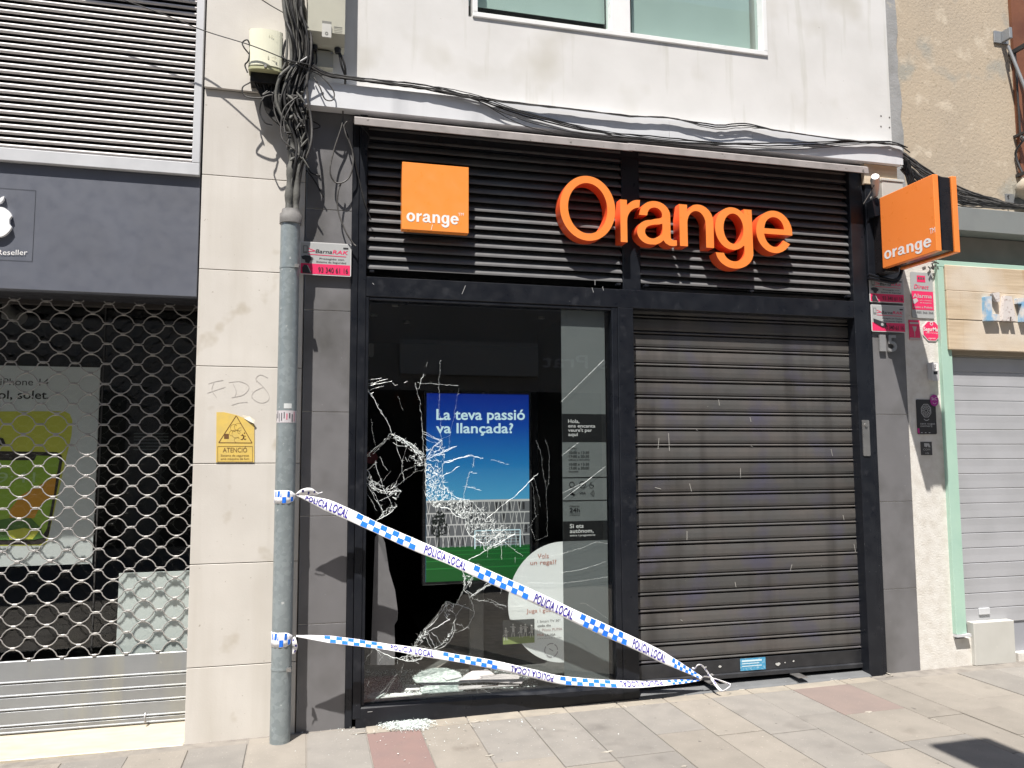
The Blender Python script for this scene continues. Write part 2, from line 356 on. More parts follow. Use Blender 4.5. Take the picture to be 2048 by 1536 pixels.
# --- yellow warning sticker
c2 = crop(0, 465, 3.303)
def onplane(f, y): return lambda a, b: P(*f(a, b), y)
mb = MB(); Q = onplane(c2, -.004)
pts = [(1430, 1187), (1480, 1187), (1560, 1205), (1610, 1225), (1650, 1262), (1680, 1265), (1680, 1518), (1427, 1518)]
pp = [(Q(*p).x, Q(*p).z) for p in pts]; mb.prism(pp, 'y', -.0045, -.002)
stk = mb.build('warning_sticker', mat('faded_yellow_vinyl', (.70, .50, .12), (.62, .46, .14), 20, (.4, .7), .6))
tag(stk, 'torn faded yellow ATENCIO smoke warning sticker on the beige stone pilaster', 'sticker')
mb = MB(); y_ = -.0055
def L2(pts, wd, col=0): line2(mb, [(P(*c2(*p), y_).x, P(*c2(*p), y_).z) for p in pts], wd, y_, col)
L2([(1560, 1210), (1445, 1388), (1665, 1390), (1562, 1212)], .004)
L2([(1438, 1413), (1668, 1413), (1668, 1515), (1438, 1515), (1438, 1413)], .0022)
a = P(*c2(1480, 1362), y_); b = P(*c2(1512, 1330), y_); mb.add(quad(a.x, b.x, a.z, b.z, y_), [(0, 1, 2, 3)])
L2([(1600, 1332), (1612, 1350), (1600, 1368)], .006); L2([(1600, 1368), (1590, 1366)], .004); L2([(1606, 1352), (1617, 1368), (1626, 1362)], .004); L2([(1590, 1340), (1625, 1345)], .003)
hh = P(*c2(1615, 1325), y_); disc(mb, hh.x, hh.z, .004, y_)
for cx_, cz_, r_ in ((1545, 1290, 22), (1575, 1285, 25), (1590, 1310, 20), (1560, 1330, 26), (1535, 1325, 18), (1565, 1370, 16)):
    p = P(*c2(cx_, cz_), y_); ring(mb, p.x, p.z, r_/3.303/1600*5*1.0, .0014, y_, 0, 14, rs.uniform(0, 90), rs.uniform(200, 330))
def TX(mb_, s, f, a0, a1, zb, hpx, y, mi=0, **k):
    p0 = P(*f(a0, zb), y); p1 = P(*f(a1, zb), y); p2 = P(*f(a0, zb-hpx), y)
    dz = (p1.z-p0.z)/(p1.x-p0.x)
    fn = lambda X, Z: (X, y, Z+(X-p0.x)*dz*k.get('tilt', 1))
    kk = {q: v for q, v in k.items() if q != 'tilt'}
    put_text(mb_, s, p0.x, p1.x, p0.z, p2.z-p0.z, y, mi, fn=fn, **kk)
TX(mb, 'ATENCIÓ', c2, 1472, 1632, 1452, 30, y_, tilt=0); TX(mb, 'Sistema de seguretat', c2, 1458, 1645, 1480, 14, y_, tilt=0); TX(mb, 'amb màquina de fum', c2, 1458, 1645, 1502, 14, y_, tilt=0)
mb.build('print', ink((.16, .08, .03)), stk)
mb = MB(); q = [P(*c2(*p), -.006) for p in ((1600, 1205), (1650, 1215), (1685, 1240), (1678, 1262), (1640, 1250), (1612, 1228))]
q[2].y = -.02; q[3].y = -.016; mb.add(q, [(0, 1, 2, 3, 4, 5)]); mb.build('torn_flap', ink((.75, .7, .58)), stk)

# --- white louvre above the left shop
xl = -3.2; zl0 = (P(0, 322, 0).z+P(400, 349, 0).z)/2; xlr = (P(407, 100).x+P(402, 340).x)/2-.004
lv = empty('ventilation_louvre', 'large pale aluminium louvre above the dark grey fascia', 'louvre', ((xl+xlr)/2, .05, zl0))
ztop = 5.4
mb = MB(); mb.box(xl, xlr, 0, .07, zl0, zl0+.078); mb.build('bottom_rail', ALUF, lv, bevel=.004)
mb = MB(); mb.box(xlr-.047, xlr, .0006, .07, zl0+.0785, ztop); mb.build('side_rail', ALUF, lv, bevel=.004)
mb = MB(); mb.box(xl, xlr-.01, .068, .08, zl0+.02, ztop); mb.build('backing', ink((.02, .02, .022)), lv)
pitch = .0412
MB().box(xlr-.03, xPL+.001, .082, .3, zl0, ztop+1.5).build('side_closure', FASC_D, lv)
prof = [(.012, .0), (.004, .003), (.001, .010), (.003, .018), (.012, .023), (.050, .036), (.052, .034), (.02, .018), (.018, .004)]
mb = MB(); mb.prism([(y, z+zl0+.080) for y, z in prof], 'x', xl, xlr-.048, smooth=True)
s0 = mb.build('slat', ALU, lv)
for k in range(1, int((ztop-zl0-.1)/pitch)): rep(s0, (0, 0, k*pitch), lv)

# unseen box added above the view, only to cast shade on the louvre top
pz_ = P(280, 18, 0); bxs = MB(); bxs.box(P(165, 10, 0).x-.17, P(392, 10, 0).x-.19, -.30, -.001, pz_.z+.735, pz_.z+1.1)
tag(bxs.build('shade_casting_box', ALUF, bevel=.004), 'unseen box added above the top edge to cast a shadow on the pale louvre', 'box')

# --- fascia with apple logo
zf0 = (P(0, 577, .03).z+P(393, 593.7, .03).z)/2
fz = empty('shop_fascia', 'smooth dark blue-grey fascia panel over the link grille, with white fruit emblem', 'fascia', (-1.6, .1, zf0))
xfr = P(397, 480, .03).x
mb = MB(); mb.box(xl, xfr, .03, .10, zf0, zl0-.004); mb.build('panel', FASC, fz, bevel=.003)
mb = MB(); mb.box(xfr+.001, xPL-.0005, .08, .3, zf0, zl0); mb.box(xl, xfr-.003, .1005, .46, zf0+.02, zf0+.06); mb.build('soffit', FASC_D, fz)
mb = MB(); c0 = crop(0, 0, 3.303); y_ = .0285
a = P(71, 381, y_); b = P(65, 523, y_); x_ = (a.x+b.x)/2
line2(mb, [(xl+1, a.z), (x_, a.z)], .0022, y_); line2(mb, [(xl+1, b.z), (x_, b.z)], .0022, y_); line2(mb, [(x_, a.z), (x_, b.z)], .0022, y_)
mb.build('plate_groove', ink((.03, .032, .04)), fz)
# apple silhouette
ax = P(-10, 440, .02); sA = .098
ap = []
for k in range(48):
    t = 2*math.pi*k/48; r = 1.0
    x = math.sin(t)*1.0; z = math.cos(t)*1.02
    x *= 1.0-.10*max(0, -z); z += -.16*math.exp(-(x/.33)**2)*(1 if z > 0 else -.7)
    d = Vector((x-1.22, z-.08)).length
    if d < .44: v_ = Vector((x-1.22, z-.08)).normalized()*.44; x, z = 1.22+v_.x, .08+v_.y
    ap.append((ax.x+x*sA, ax.z-.012+z*sA))
mb = MB(); mb.prism(ap, 'y', .008, .03)
lf = [(0, 1.02), (.05, 1.25), (.2, 1.42), (.36, 1.5), (.33, 1.3), (.2, 1.1)]
mb.prism([(ax.x+x*sA+.01, ax.z-.012+z*sA+.008) for x, z in lf], 'y', .008, .03)
mb.build('fruit_emblem', ink((.85, .85, .86)), fz, bevel=.001)
mb = MB(); TX(mb, 'Reseller', crop(0, 465, 3.303), -18, 180, 148, 34, .026); mb.build('lettering', WHT, fz)

# --- circle-link rolling grille
yg = .42
zg_bot = P(369, 1441, yg).z; xg0, xg1 = -3.0, xPL+.12
gr = empty('rolling_grille', 'closed circle-link rolling security grille of the left shop', 'grille', (-1.6, yg, zg_bot))
zg_lo = P(150, 1318, yg).z        # where link field meets the solid slats
pr = 41.0/1600*(P(200, 900, yg)-CAMP).dot(fw); pc = 57.3/1600*(P(200, 900, yg)-CAMP).dot(fw)
nx0 = P(113, 657, yg).x           # a neck position column (crop1: circle centres at x~ 57)
cx0 = P(58, 650, yg).x; 
rodr = .0036
def wave(sign, zc):
    pts = []; nn = 6
    k0 = int((xg0-cx0)/pc)-1
    x = cx0+k0*pc
    R = pr*.46; W = pc
    while x-W/2 < xg1:
        for (u, v) in ((-.5, .0), (-.40, .0), (-.345, .10), (-.30, .45), (-.20, .80), (-.09, .98), (.09, .98), (.20, .80), (.30, .45), (.345, .10), (.40, .0)):
            X = x+u*W
            if xg0 <= X <= xg1: pts.append((X, yg+(.001 if sign > 0 else -.001), zc+sign*(.0032+v*(pr/2-.0064-.003))))
        x += W
    return pts
zrow = P(200, 622+8, yg).z; nrows = 0
zc = zg_lo+pr*.12
mbc = MB()
protoU = protoD = None; z0 = zc; r_i = 0
while zc < zf0+.62:
    if protoU is None:
        protoU = MB().tube(wave(1, zc), rodr, 6).build('link_rod', GRILL, gr); protoD = MB().tube(wave(-1, zc+pr), rodr, 6).build('link_rod', GRILL, gr)
    else:
        jx = rs.uniform(-.0022, .0022); jy = rs.uniform(-.002, .002); rep(protoU, (jx, jy, zc-z0), gr); rep(protoD, (jx+rs.uniform(-.001, .001), jy, zc-z0+rs.uniform(-.0008, .0008)), gr)
    k0 = int((xg0-cx0)/pc)
    x = cx0+k0*pc
    while x < xg1:
        mbc.box(x-.013, x+.013, yg-.007, yg+.007, zc+pr/2-.0075, zc+pr/2+.0075)
        if x+pc/2 < xg1: mbc.box(x+pc/2-.011, x+pc/2+.011, yg-.007, yg+.007, zc-.007, zc+.007)
        x += pc
    zc += pr
mbc.build('link_clips', GRILL, gr, bevel=.0015, kind='stuff')
# solid lower slats
zt = zg_lo+.012
nsl = 5
edges = [P(185, y_, yg).z for y_ in (1322, 1366, 1394, 1423)]+[P(185, 1443, yg).z, zg_bot]
h5 = [(zt, P(300, 1345, yg).z), ]
zs = [zt, P(185, 1357, yg).z, P(185, 1383, yg).z, P(185, 1410, yg).z, P(185, 1441, yg).z, zg_bot+.002]
for i in range(5):
    a, b = zs[i+1], zs[i]
    pf = [(yg+.012, a), (yg-.003, a+.001), (yg-.006, a+.004), (yg-.006, a+.008), (yg-.002, a+.011), (yg+.001, a+.013), (yg-.003, b-.008), (yg+.002, b-.003), (yg+.012, b-.003)]
    MB().prism(pf, 'x', xg0, xg1).build('slat', SHUTL, gr, bevel=.001)
mb = MB(); p = P(291, 1436, yg-.02)
mb.tube([(p.x, yg-.03, p.z+.03), (p.x, yg-.05, p.z+.012), (p.x+.006, yg-.05, p.z-.02)], .007, 8); mb.build('bolt', STEEL, gr)
# marble threshold
zs_ = zg_bot-.004
mb = MB(); mb.add([(x, y, z) for x in (-3.2, xPL-.002) for y, z in ((-.012, gz(-1)-.06), (-.012, zs_-.003), (.47, zs_), (.47, gz(-1)-.06))],
       [(0, 1, 2, 3), (7, 6, 5, 4), (0, 4, 5, 1), (1, 5, 6, 2), (2, 6, 7, 3), (3, 7, 4, 0)])
tag(mb.build('threshold', SILL, bevel=.004), 'cream marble doorstep under the rolling grille', 'doorstep')
# window wall behind the grille
lsw = empty('shop_window', 'dark display window behind the circle-link grille', 'window', (-1.6, .56, zs_))
mb = MB(); mb.box(-3.2, xPL+.3, .555, .563, zs_, 3.2); mb.build('pane', GLASS, lsw)
mb = MB(); 
for x in (P(197, 900, .56).x+.01, P(-5, 900, .55).x-.6): mb.box(x-.004, x+.004, .548, .554, zs_, 3.1)
mb.build('joint', ink((.05, .05, .05), .4), lsw)
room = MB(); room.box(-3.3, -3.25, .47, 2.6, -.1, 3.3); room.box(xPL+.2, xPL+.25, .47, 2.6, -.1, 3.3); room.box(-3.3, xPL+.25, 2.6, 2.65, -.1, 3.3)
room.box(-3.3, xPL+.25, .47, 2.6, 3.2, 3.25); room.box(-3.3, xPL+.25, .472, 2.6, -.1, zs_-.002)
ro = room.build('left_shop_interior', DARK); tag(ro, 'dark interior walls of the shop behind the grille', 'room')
# header / box inside
mb = MB(); mb.box(-3.2, xPL+.2, .46, .53, P(200, 612, .46).z, 3.1); tag(mb.build('grille_housing', DARK2), 'dark header box at the top of the left shop window', 'housing')
# camera-like lamp inside top left
mb = MB(); p = P(55, 640, .9); mb.cyl((p.x-.1, .9, p.z+.05), (p.x-.03, .86, p.z), .045, .05, 14); mb.box(p.x-.15, p.x-.1, .87, .93, p.z, p.z+.3)
tag(mb.build('ceiling_spotlight', mat('lamp_grey', (.2, .19, .18), rough=.5), bevel=.004), 'grey ceiling spotlight hanging inside the left shop window', 'spotlight')
# poster with phone
yp = .64; cP = crop(0, 600, 3.0725)
tr_ = P(*cP(607, 415), yp); br_ = P(*cP(575, 1620), yp)
pos = empty('phone_poster', 'tall grey poster with a yellow mobile phone behind the grille', 'poster', (tr_.x-.5, yp, br_.z))
mb = MB(); xR = (tr_.x+br_.x)/2; mb.box(xR-1.3, xR, yp, yp+.012, br_.z, tr_.z); pbd = mb.build('board', mat('poster_grey', (.66, .68, .68), (.60, .62, .62), 2, (.3, .7), .5), pos)
mb = MB()
def poly(pts, y, mi): 
    q = [P(*cP(*p), y) for p in pts]; mb.add(q, [tuple(range(len(q)))], mi)
poly([(-200, 685), (395, 683), (428, 700), (445, 740), (440, 830), (400, 1000), (290, 1490), (270, 1508), (-200, 1512)], yp-.001, 0)
poly([(-200, 925), (350, 935), (380, 955), (385, 985), (300, 1440), (275, 1490), (240, 1503), (-200, 1505)], yp-.002, 1)
poly([(-200, 985), (-10, 985), (210, 985), (225, 955), (345, 960), (365, 985), (290, 1400), (262, 1450), (-200, 1470)], yp-.003, 2)
poly([(60, 1290), (130, 1200), (240, 1140), (330, 1090), (350, 1060), (330, 1200), (250, 1260), (210, 1340), (60, 1360)], yp-.004, 3)
poly([(-100, 1370), (60, 1340), (190, 1340), (250, 1400), (270, 1460), (200, 1475), (-100, 1475)], yp-.005, 4)
poly([(40, 1420), (150, 1400), (240, 1420), (200, 1470), (60, 1472)], yp-.006, 0)
poly([(-60, 830), (20, 850), (35, 885), (10, 895), (-60, 890)], yp-.003, 1)
TX(mb, '8 iPhone 14', cP, -60, 298, 523, 42, yp-.001, 5, tilt=.6); TX(mb, 'Sol, solet.', cP, -55, 302, 606, 50, yp-.001, 5, bold=.015, tilt=.6)
TX(mb, '9:41', cP, -20, 215, 1122, 62, yp-.006, 6, tilt=.5)
mb.build('print', [ink((.58, .58, .08)), ink((.04, .03, .028)), ink((.30, .46, .05)), ink((.65, .30, .03)), ink((.09, .19, .04)), ink((.02, .02, .02)), ink((.40, .55, .25))], pbd)
a = P(238, 1147, .66); b = P(378, 1335, .66)
mb = MB(); mb.box(a.x, b.x+.4, .66, .68, b.z-.1, a.z); tag(mb.build('display_board', mat('white_panel_paint', (.70, .74, .73), rough=.5)), 'low pale grey board behind the grille beside the pilaster', 'board')
# dark intercom panel inside (vertical grid)
mb = MB(); a = P(268, 868, .8); b = P(335, 900, .8)
for k in range(6): z = b.z+(a.z-b.z)*k/5; mb.box(a.x, b.x, .8, .81, z, z+.008)
tag(mb.build('vent_grid', ink((.05, .06, .06))), 'small dark vent grid inside the left shop', 'vent')

# ================================================================== WHITE BUILDING (centre)
wb = empty('white_building', 'white stuccoed building above the orange-lettered shop', 'building', (2.2, .3, 0))
zc_t = P(1200, 224, 0).z
x0w, x1w = xr+.006, P(1777, 140).x
xWL = P(690, 100).x
# stucco wall with a window opening
wx0 = (P(937, 20).x); wx1 = P(1533, 60).x; wz0 = P(1230, 72, 0).z; wz1 = 6.2
STW = P(700, 80).x
zwb = 3.86
def wallbox(mb, x0, x1, z0, z1, y0=0.0, y1=.3): mb.box(x0, x1, y0, y1, z0, z1)
mb = MB(); wallbox(mb, x0w, wx0, zwb, 7.2); wallbox(mb, wx1, x1w, zwb, 7.2); mb.add([], []); wallbox(mb, wx0, wx1, zwb, wz0); wallbox(mb, wx0, wx1, wz1, 7.2)
bm = bmesh.new()
wall = mb.build('wall', STUCCO, wb)
mb = MB(); mb.box(x0w+.01, x1w-.01, .31, .5, 2.9, 7.2); mb.build('inner_wall', DARK, wb)
# window
win = MB()
def fr_(mb, x0, x1, z0, z1, w_, y0, y1):
    mb.box(x0, x1, y0, y1, z0, z0+w_); mb.box(x0, x1, y0, y1, z1-w_, z1); mb.box(x0, x0+w_, y0+.0004, y1, z0+w_, z1-w_); mb.box(x1-w_, x1, y0+.0004, y1, z0+w_, z1-w_)
xm0, xm1 = P(1222, 40).x, P(1260, 40).x
fr_(win, wx0+.028, wx1-.001, wz0+.0005, wz1-.001, .035, -.012, .10)
win.box(xm0, xm1, -.009, .10, wz0+.036, wz1-.036)
wn = win.build('window_frame', WINW, wb, bevel=.003)
mb = MB(); mb.box(wx0+.064, wx1-.037, .062, .070, wz0+.036, wz1-.04); mb.build('window_pane', glassmat('upper_glass', (.9, .95, .93)), wb)
BLIND = mat('pale_blind', (.50, .56, .555), (.46, .52, .515), 2, (.4, .7), .7)
for xa, xb, zb_ in ((P(950, 30, .16).x-.25, P(1208, 40, .16).x, P(1080, 32, .16).z), (P(1262, 40, .16).x, P(1498, 60, .16).x, P(1380, 83, .16).z)):
    mb = MB(); mb.box(xa, xb, .15, .156, zb_, wz1); mb.build('blind', BLIND, wb)
mb = MB(); mb.box(wx0, wx1, .302, .308, wz0-.1, wz1); mb.build('window_recess', DARK, wb)
# old drill holes
mb = MB()
for a, b in ((1762, 232), (1779, 235), (1762, 253), (1779, 255)):
    p = P(a, b, -.001); disc(mb, p.x, p.z, .007, -.0012, 0, 10)
mb.build('plug_hole', ink((.1, .09, .08)), wb)

# --- dark tile pillars
def tiles(name, label, xa, xb, zl, z0fn, y0=.0, grp=None):
    t = empty(name, label, 'pillar', ((xa+xb)/2, y0+.1, z0fn), grp)
    MB().box(xa+.001, xb-.001, y0+.004, .3, z0fn-.06, zl[0]).build('core', GROUT, t)
    for a, b in zip(zl[:-1], zl[1:]):
        MB().box(xa, xb, y0, y0+.02, b+.003, a-.003).build('tile', SLATE, t, bevel=.001)
    return t
xa, xb = P(603, 900).x, P(697, 900).x
zl = [P(650, 180, 0).z]+[P(650, y, 0).z for y in (419, 621, 824, 1032, 1247)]+[gz(.1)-.03]
tiles('tiled_pillar', 'narrow dark grey tiled pillar between the galvanised pipe and the broken window', xa, xb, zl, gz(.1))
xa2, xb2 = (P(1742, 620).x+P(1770, 1250).x)/2, (P(1810, 690).x+P(1840, 1330).x)/2
zl = [3.84]+[P(1790, y, 0).z for y in (640-130, 829, 1003, 1178)]+[gz(4.3)-.03]
tiles('tiled_pillar', 'dark grey tiled pillar with number 15, right of the roller shutter', xa2, xb2, zl, gz(4.3))
# digits 15
mb = MB(); p = P(1758, 702, -.02)
c6 = crop(1720, 530, 3.84)
pa = P(*c6(135, 665), -.02); pb = P(*c6(200, 665), -.02)
d0 = empty('house_number', 'metal house number 15 on the right dark tiled pillar', 'number', (pa.x, -.01, pa.z))
for s_, a0_, a1_, nm in (('1', 150, 195, 'digit'), ('5', 212, 280, 'digit')):
    vs, fs = text_mesh(s_, .012); a = min(v[0] for v in vs); b = max(v[0] for v in vs)
    q0 = P(*c6(a0_, 662), -.012).x; q1 = P(*c6(a1_, 662), -.012).x; z0 = P(*c6(200, 662), -.012).z; z1 = P(*c6(200, 538), -.012).z
    m = MB(); h = max(v[1] for v in vs)
    for yy in (-.022, -.010): m.add([(q0+(v[0]-a)/(b-a)*(q1-q0), yy, z0+v[1]/h*(z1-z0)) for v in vs], fs)
    # side walls from boundary edges
    cnt = {}
    for f in fs:
        for i in range(len(f)):
            e = (f[i], f[(i+1) % len(f)]); k = tuple(sorted(e)); cnt.setdefault(k, []).append(e)
    n_ = len(vs)
    m.add(list(m.v), [(e[0][0], e[0][1], n_+e[0][1], n_+e[0][0]) for e in cnt.values() if len(e) == 1])
    m.build(nm, mat('number_metal', (.33, .33, .33), rough=.4, metal=.3), d0)

# --- canopy fascia above the shop
cb_l = P(607, 207, -.10); cz0 = (P(609, 207, -.10).z+P(1790, 329, -.10).z)/2; cz1 = (P(609, 157, -.10).z+P(1805, 292, -.10).z)/2
cx0_, cx1_ = P(608, 180, -.10).x, P(1805, 310, -.10).x
can = empty('canopy_fascia', 'long grey metal canopy fascia along the shop front top, under the cables', 'canopy', ((cx0_+cx1_)/2, -.05, cz0))
# sloped top sheet + front band in joined lengths
cuts = [cx0_, P(1338, 240, -.1).x, P(1505, 270, -.1).x, cx1_]
for i in range(3):
    a, b = cuts[i]+(.001 if i else 0), cuts[i+1]-.001
    zt_ = cz1
    pf = [(-.10, cz0), (-.10, zt_-.0), (-.001, zt_+.035), (-.001, zt_+.030), (-.096, zt_-.006), (-.096, cz0+.004), (-.012, cz0+.004), (-.012, cz0)]
    MB().prism(pf, 'x', a, b).build('fascia_panel', CANOPY, can)
mb = MB(); mb.prism([(-.0995, cz0+.001), (-.0995, cz1-.002), (-.004, cz1+.03), (-.004, cz0+.001)], 'x', cx0_-.0035, cx0_-.0005); mb.prism([(-.0995, cz0+.001), (-.0995, cz1-.002), (-.004, cz1+.03), (-.004, cz0+.001)], 'x', cx1_+.0005, cx1_+.0035)
mb.build('end_cap', CANOPY, can)
# timber block at the right end under the canopy
mb = MB(); a = P(1722, 320, -.03); mb.box(a.x, cx1_-.02, -.06, .02, cz0-.16, cz0-.002); tag(mb.build('timber_block', WOOD, bevel=.003), 'bare timber packing block under the right end of the canopy', 'block')

# ================================================================== ORANGE SHOP FRONT
yf = -.03
XL, XR = P(698, 900, yf).x, (P(1742, 620).x+P(1770, 1250).x)/2-.001
ZT = P(1000, 252, yf).z
z_tr1 = (P(712, 566, yf).z+P(1240, 585, yf).z)/2+.035     # top of transom
xw0, xw1 = P(728, 900, yf).x, P(1228, 900, yf).x
zw0, zw1 = (P(718, 1416, yf).z+P(1236, 1368, yf).z)/2, (P(728, 592, yf).z+P(1223, 614, yf).z)/2
xm0, xm1 = P(1240, 900, yf).x, P(1268, 900, yf).x
xs0, xs1 = P(1271, 900, yf).x, (P(1712, 700, yf).x+P(1740, 1345, yf).x)/2
zlint = P(1500, 609, yf).z
sf = empty('storefront', 'charcoal metal shop front frame holding broken window and roller shutter', 'shop front', ((XL+XR)/2, 0, gz(2)))
def part(name, x0, x1, y0, y1, z0, z1, m=FRAME, bev=.003, parent=sf): 
    return MB().box(x0, x1, y0, y1, z0, z1).build(name, m, parent, bevel=bev)
part('side_post', XL, XL+.042, -.012, .25, gz(.3)-.02, ZT)                     # left flange
part('side_post', XL+.044, xw0, yf, .2, gz(.3)+.05, ZT)
part('side_post', xs1, XR-.055, yf, .2, gz(4)-.02, ZT)
part('side_post', XR-.053, XR-.028, -.018, .2, gz(4)-.02, ZT); part('side_post', XR-.026, XR, -.006, .2, gz(4)-.02, ZT)
part('mullion', xm0, xm1+.012, yf-.001, .16, gz(2.2)-.01, zw1)
zsm = zw1+.09
part('transom', xw0+.001, xs1-.001, yf+.0008, .2, zlint if False else zw1+.0, z_tr1)
# window casing (bevelled inner frame)
for (a, b, c, d) in ((xw0+.001, xw0+.02, zw0, zw1-.001), (xw1, xm0-.001, zw0, zw1-.001)):
    part('casing', a, b, yf+.004, .10, c, d)
pf = [(yf+.002, zw0-.135), (yf+.002, zw0-.018), (yf+.016, zw0), (.10, zw0), (.10, zw0-.135)]
MB().prism(pf, 'x', xw0-.03, xm0-.001).build('bottom_rail', FRAME, sf, bevel=.003)
part('plinth', xw0-.02, xm0-.002, .004, .12, gz(1)-.08, zw0-.137, mat('dark_plinth', (.05, .045, .04), (.09, .08, .07), 12, (.4, .7), .8), .002)
part('casing', xw0+.021, xw1-.001, yf+.006, .10, zw1-.022, zw1-.001)
# lintel over shutter
part('lintel', xm1+.013, xs1-.002, yf+.002, .12, zlint, zw1-.001 if zw1 > zlint+.01 else zlint+.01)
# louvre field above
zlo, zhi = P(1000, 551, 0).z, 3.80
vb = P(1262, 450, 0).x
lp = .0617
for (a, b) in ((xw0+.006, P(1243, 450, 0).x), (P(1280, 450, 0).x, xs1-.004)):
    t = empty('black_louvre', 'black louvre panel %s' % ('behind the small square sign, left of the central mullion' if a < 1 else 'behind the last letters, above the roller shutter'), 'louvre', ((a+b)/2, .02, zlo))
    bl = MB().prism([(.045, .062+zlo), (.0, .012+zlo), (-.001, .0+zlo), (.004, .0+zlo), (.005, .011+zlo), (.049, .060+zlo)], 'x', a, b).build('slat', FRAMEV, t)
    for k in range(1, 16): rep(bl, (0, 0, k*lp), t)
    MB().box(a, b, .07, .075, zlo-.02, zhi).build('backing', DARK, t)
    for c in (a+.03, b-.04) + ((a+(b-a)*.5,) if a > 1.5 else ()):
        MB().box(c-.014, c+.014, yf-.006, .01, zlo-.030, zlo-.016).build('clip', FRAME, t, bevel=.002)
part('louvre_mullion', P(1243, 450, 0).x+.004, P(1280, 450, 0).x-.004, -.004, .08, z_tr1+.001, 3.72)
part('header', xw0+.001, xs1-.001, .01, .2, 3.722, 3.84)
# awning rail (two lengths)
for a, b in ((P(711, 240, -.17).x, P(1262, 290, -.17).x), (P(1266, 290, -.17).x, P(1738, 350, -.17).x)):
    pass
zr = P(1000, 276, -.17).z
ar = empty('awning_rail', 'sun-bleached grey rail in two lengths under the canopy, casting shade on the louvres', 'rail', (2.2, -.1, zr))
xA, xB, xC = P(709, 245, -.17).x, P(1266, 296, -.17).x, P(1737, 345, -.17).x
pf = [(-.17, zr), (-.168, zr+.045), (-.150, zr+.058), (.005, zr+.085), (.005, zr+.078), (-.150, zr+.05), (-.160, zr+.040), (-.160, zr)]
MB().prism(pf, 'x', xA, xB-.001).build('rail_length', LIP, ar); MB().prism([(y-.002, z+.003) for y, z in pf], 'x', xB-.03, xC).build('rail_length', LIP, ar)
MB().box(xA+.002, xC-.01, .007, .03, zr-.03, zr+.09).build('rail_back', FRAME, ar)

# --- window glass with hole
cA, cB, cC, cD, c7 = crop(700, 720, 4.52), crop(840, 880, 4.52), crop(700, 1140, 4.655), crop(990, 1060, 5.12), crop(700, 560, 3.491)
ygl = .012
HOLE = [(724, 1284), (724, 965), (735, 990), (746, 1018), (753, 1041), (772, 1030), (794, 1016), (791, 1004), (803, 983), (797, 972), (808, 961), (819, 950), (833, 943), (848, 938),
        (850, 959), (851, 992), (868, 1016), (884, 1018), (897, 1013), (913, 1033), (931, 1037), (931, 1055), (940, 1070), (964, 1086), (972, 1102), (954, 1112), (937, 1120), (921, 1134),
        (928, 1150), (930, 1165), (928, 1178), (912, 1208), (892, 1202), (870, 1232), (848, 1258), (838, 1280), (827, 1297), (816, 1310), (799, 1317), (787, 1315), (775, 1310), (762, 1304), (751, 1299), (738, 1290)]
gx0, gx1, gz0_, gz1_ = xw0+.019, xw1+.002, zw0-.004, zw1-.018
cu = bpy.data.curves.new('pane', 'CURVE'); cu.dimensions = '2D'; cu.fill_mode = 'BOTH'; cu.extrude = .004
def spl(pts):
    s = cu.splines.new('POLY'); s.points.add(len(pts)-1); s.use_cyclic_u = True
    for p, q in zip(s.points, pts): p.co = (q[0], q[1], 0, 1)
spl([(gx0, gz0_), (gx1, gz0_), (gx1, gz1_), (gx0, gz1_)])
hp = [(max(P(a, b, ygl).x, gx0+.003), P(a, b, ygl).z) for a, b in HOLE]
spl(hp)
ob = bpy.data.objects.new('tmp', cu); COL.objects.link(ob); ob.rotation_euler = (math.radians(90), 0, 0); ob.location = (0, ygl+.004, 0)
dg = bpy.context.evaluated_depsgraph_get(); me = bpy.data.meshes.new_from_object(ob.evaluated_get(dg)); me.transform(ob.matrix_world if False else Matrix.Translation((0, ygl+.004, 0)) @ Matrix.Rotation(math.radians(90), 4, 'X'))
bpy.data.objects.remove(ob); me.materials.clear(); me.materials.append(GLASS); me.name = 'broken_pane'
bw = empty('broken_window', 'shattered shop window pane with a large jagged hole', 'window', (1.2, ygl, zw0))
po = bpy.data.objects.new('glass_pane', me); COL.objects.link(po); po.parent = bw; po.location = -WPOS[bw.name]; WPOS[po.name] = Vector((0, 0, 0))
# cracks
rc = random.Random(3)
mbk = MB(); mbt = MB()
def crack(f, pts, wd=.0012, y=None, jit=.003, fuzz=.5, mbx=None, sub=None):
    mbx = mbx or mbk
    q = [P(*f(*p), ygl-.002 if y is None else y) for p in pts]; out = [q[0]]
    for a, b in zip(q[:-1], q[1:]):
        n = max(1, int((b-a).length/.018)); d = (b-a)
        nn = Vector((-d.z, 0, d.x)).normalized() if d.length else Vector((0, 0, 1))
        for k in range(1, n+1):
            p = a+d*k/n
            if k < n: p = p+nn*rc.gauss(0, jit)
            out.append(p)
    rr = [wd*rc.uniform(.35, 1.5)*.5 for _ in out]
    mbx.tube(out, rr, 3, cap=False)
    if fuzz:
        for a, b in zip(out[:-1], out[1:]):
            if rc.random() < fuzz:
                d = (b-a); m_ = a+d*rc.random(); ang = rc.uniform(-1.2, 1.2)+(math.pi if rc.random() < .5 else 0); L_ = rc.uniform(.004, .018)
                base = math.atan2(d.z, d.x)+ang
                mbx.tube([m_, m_+Vector((math.cos(base), 0, math.sin(base)))*L_], [wd*.4, wd*.15], 3, cap=False)
ident = lambda a, b: (a, b)
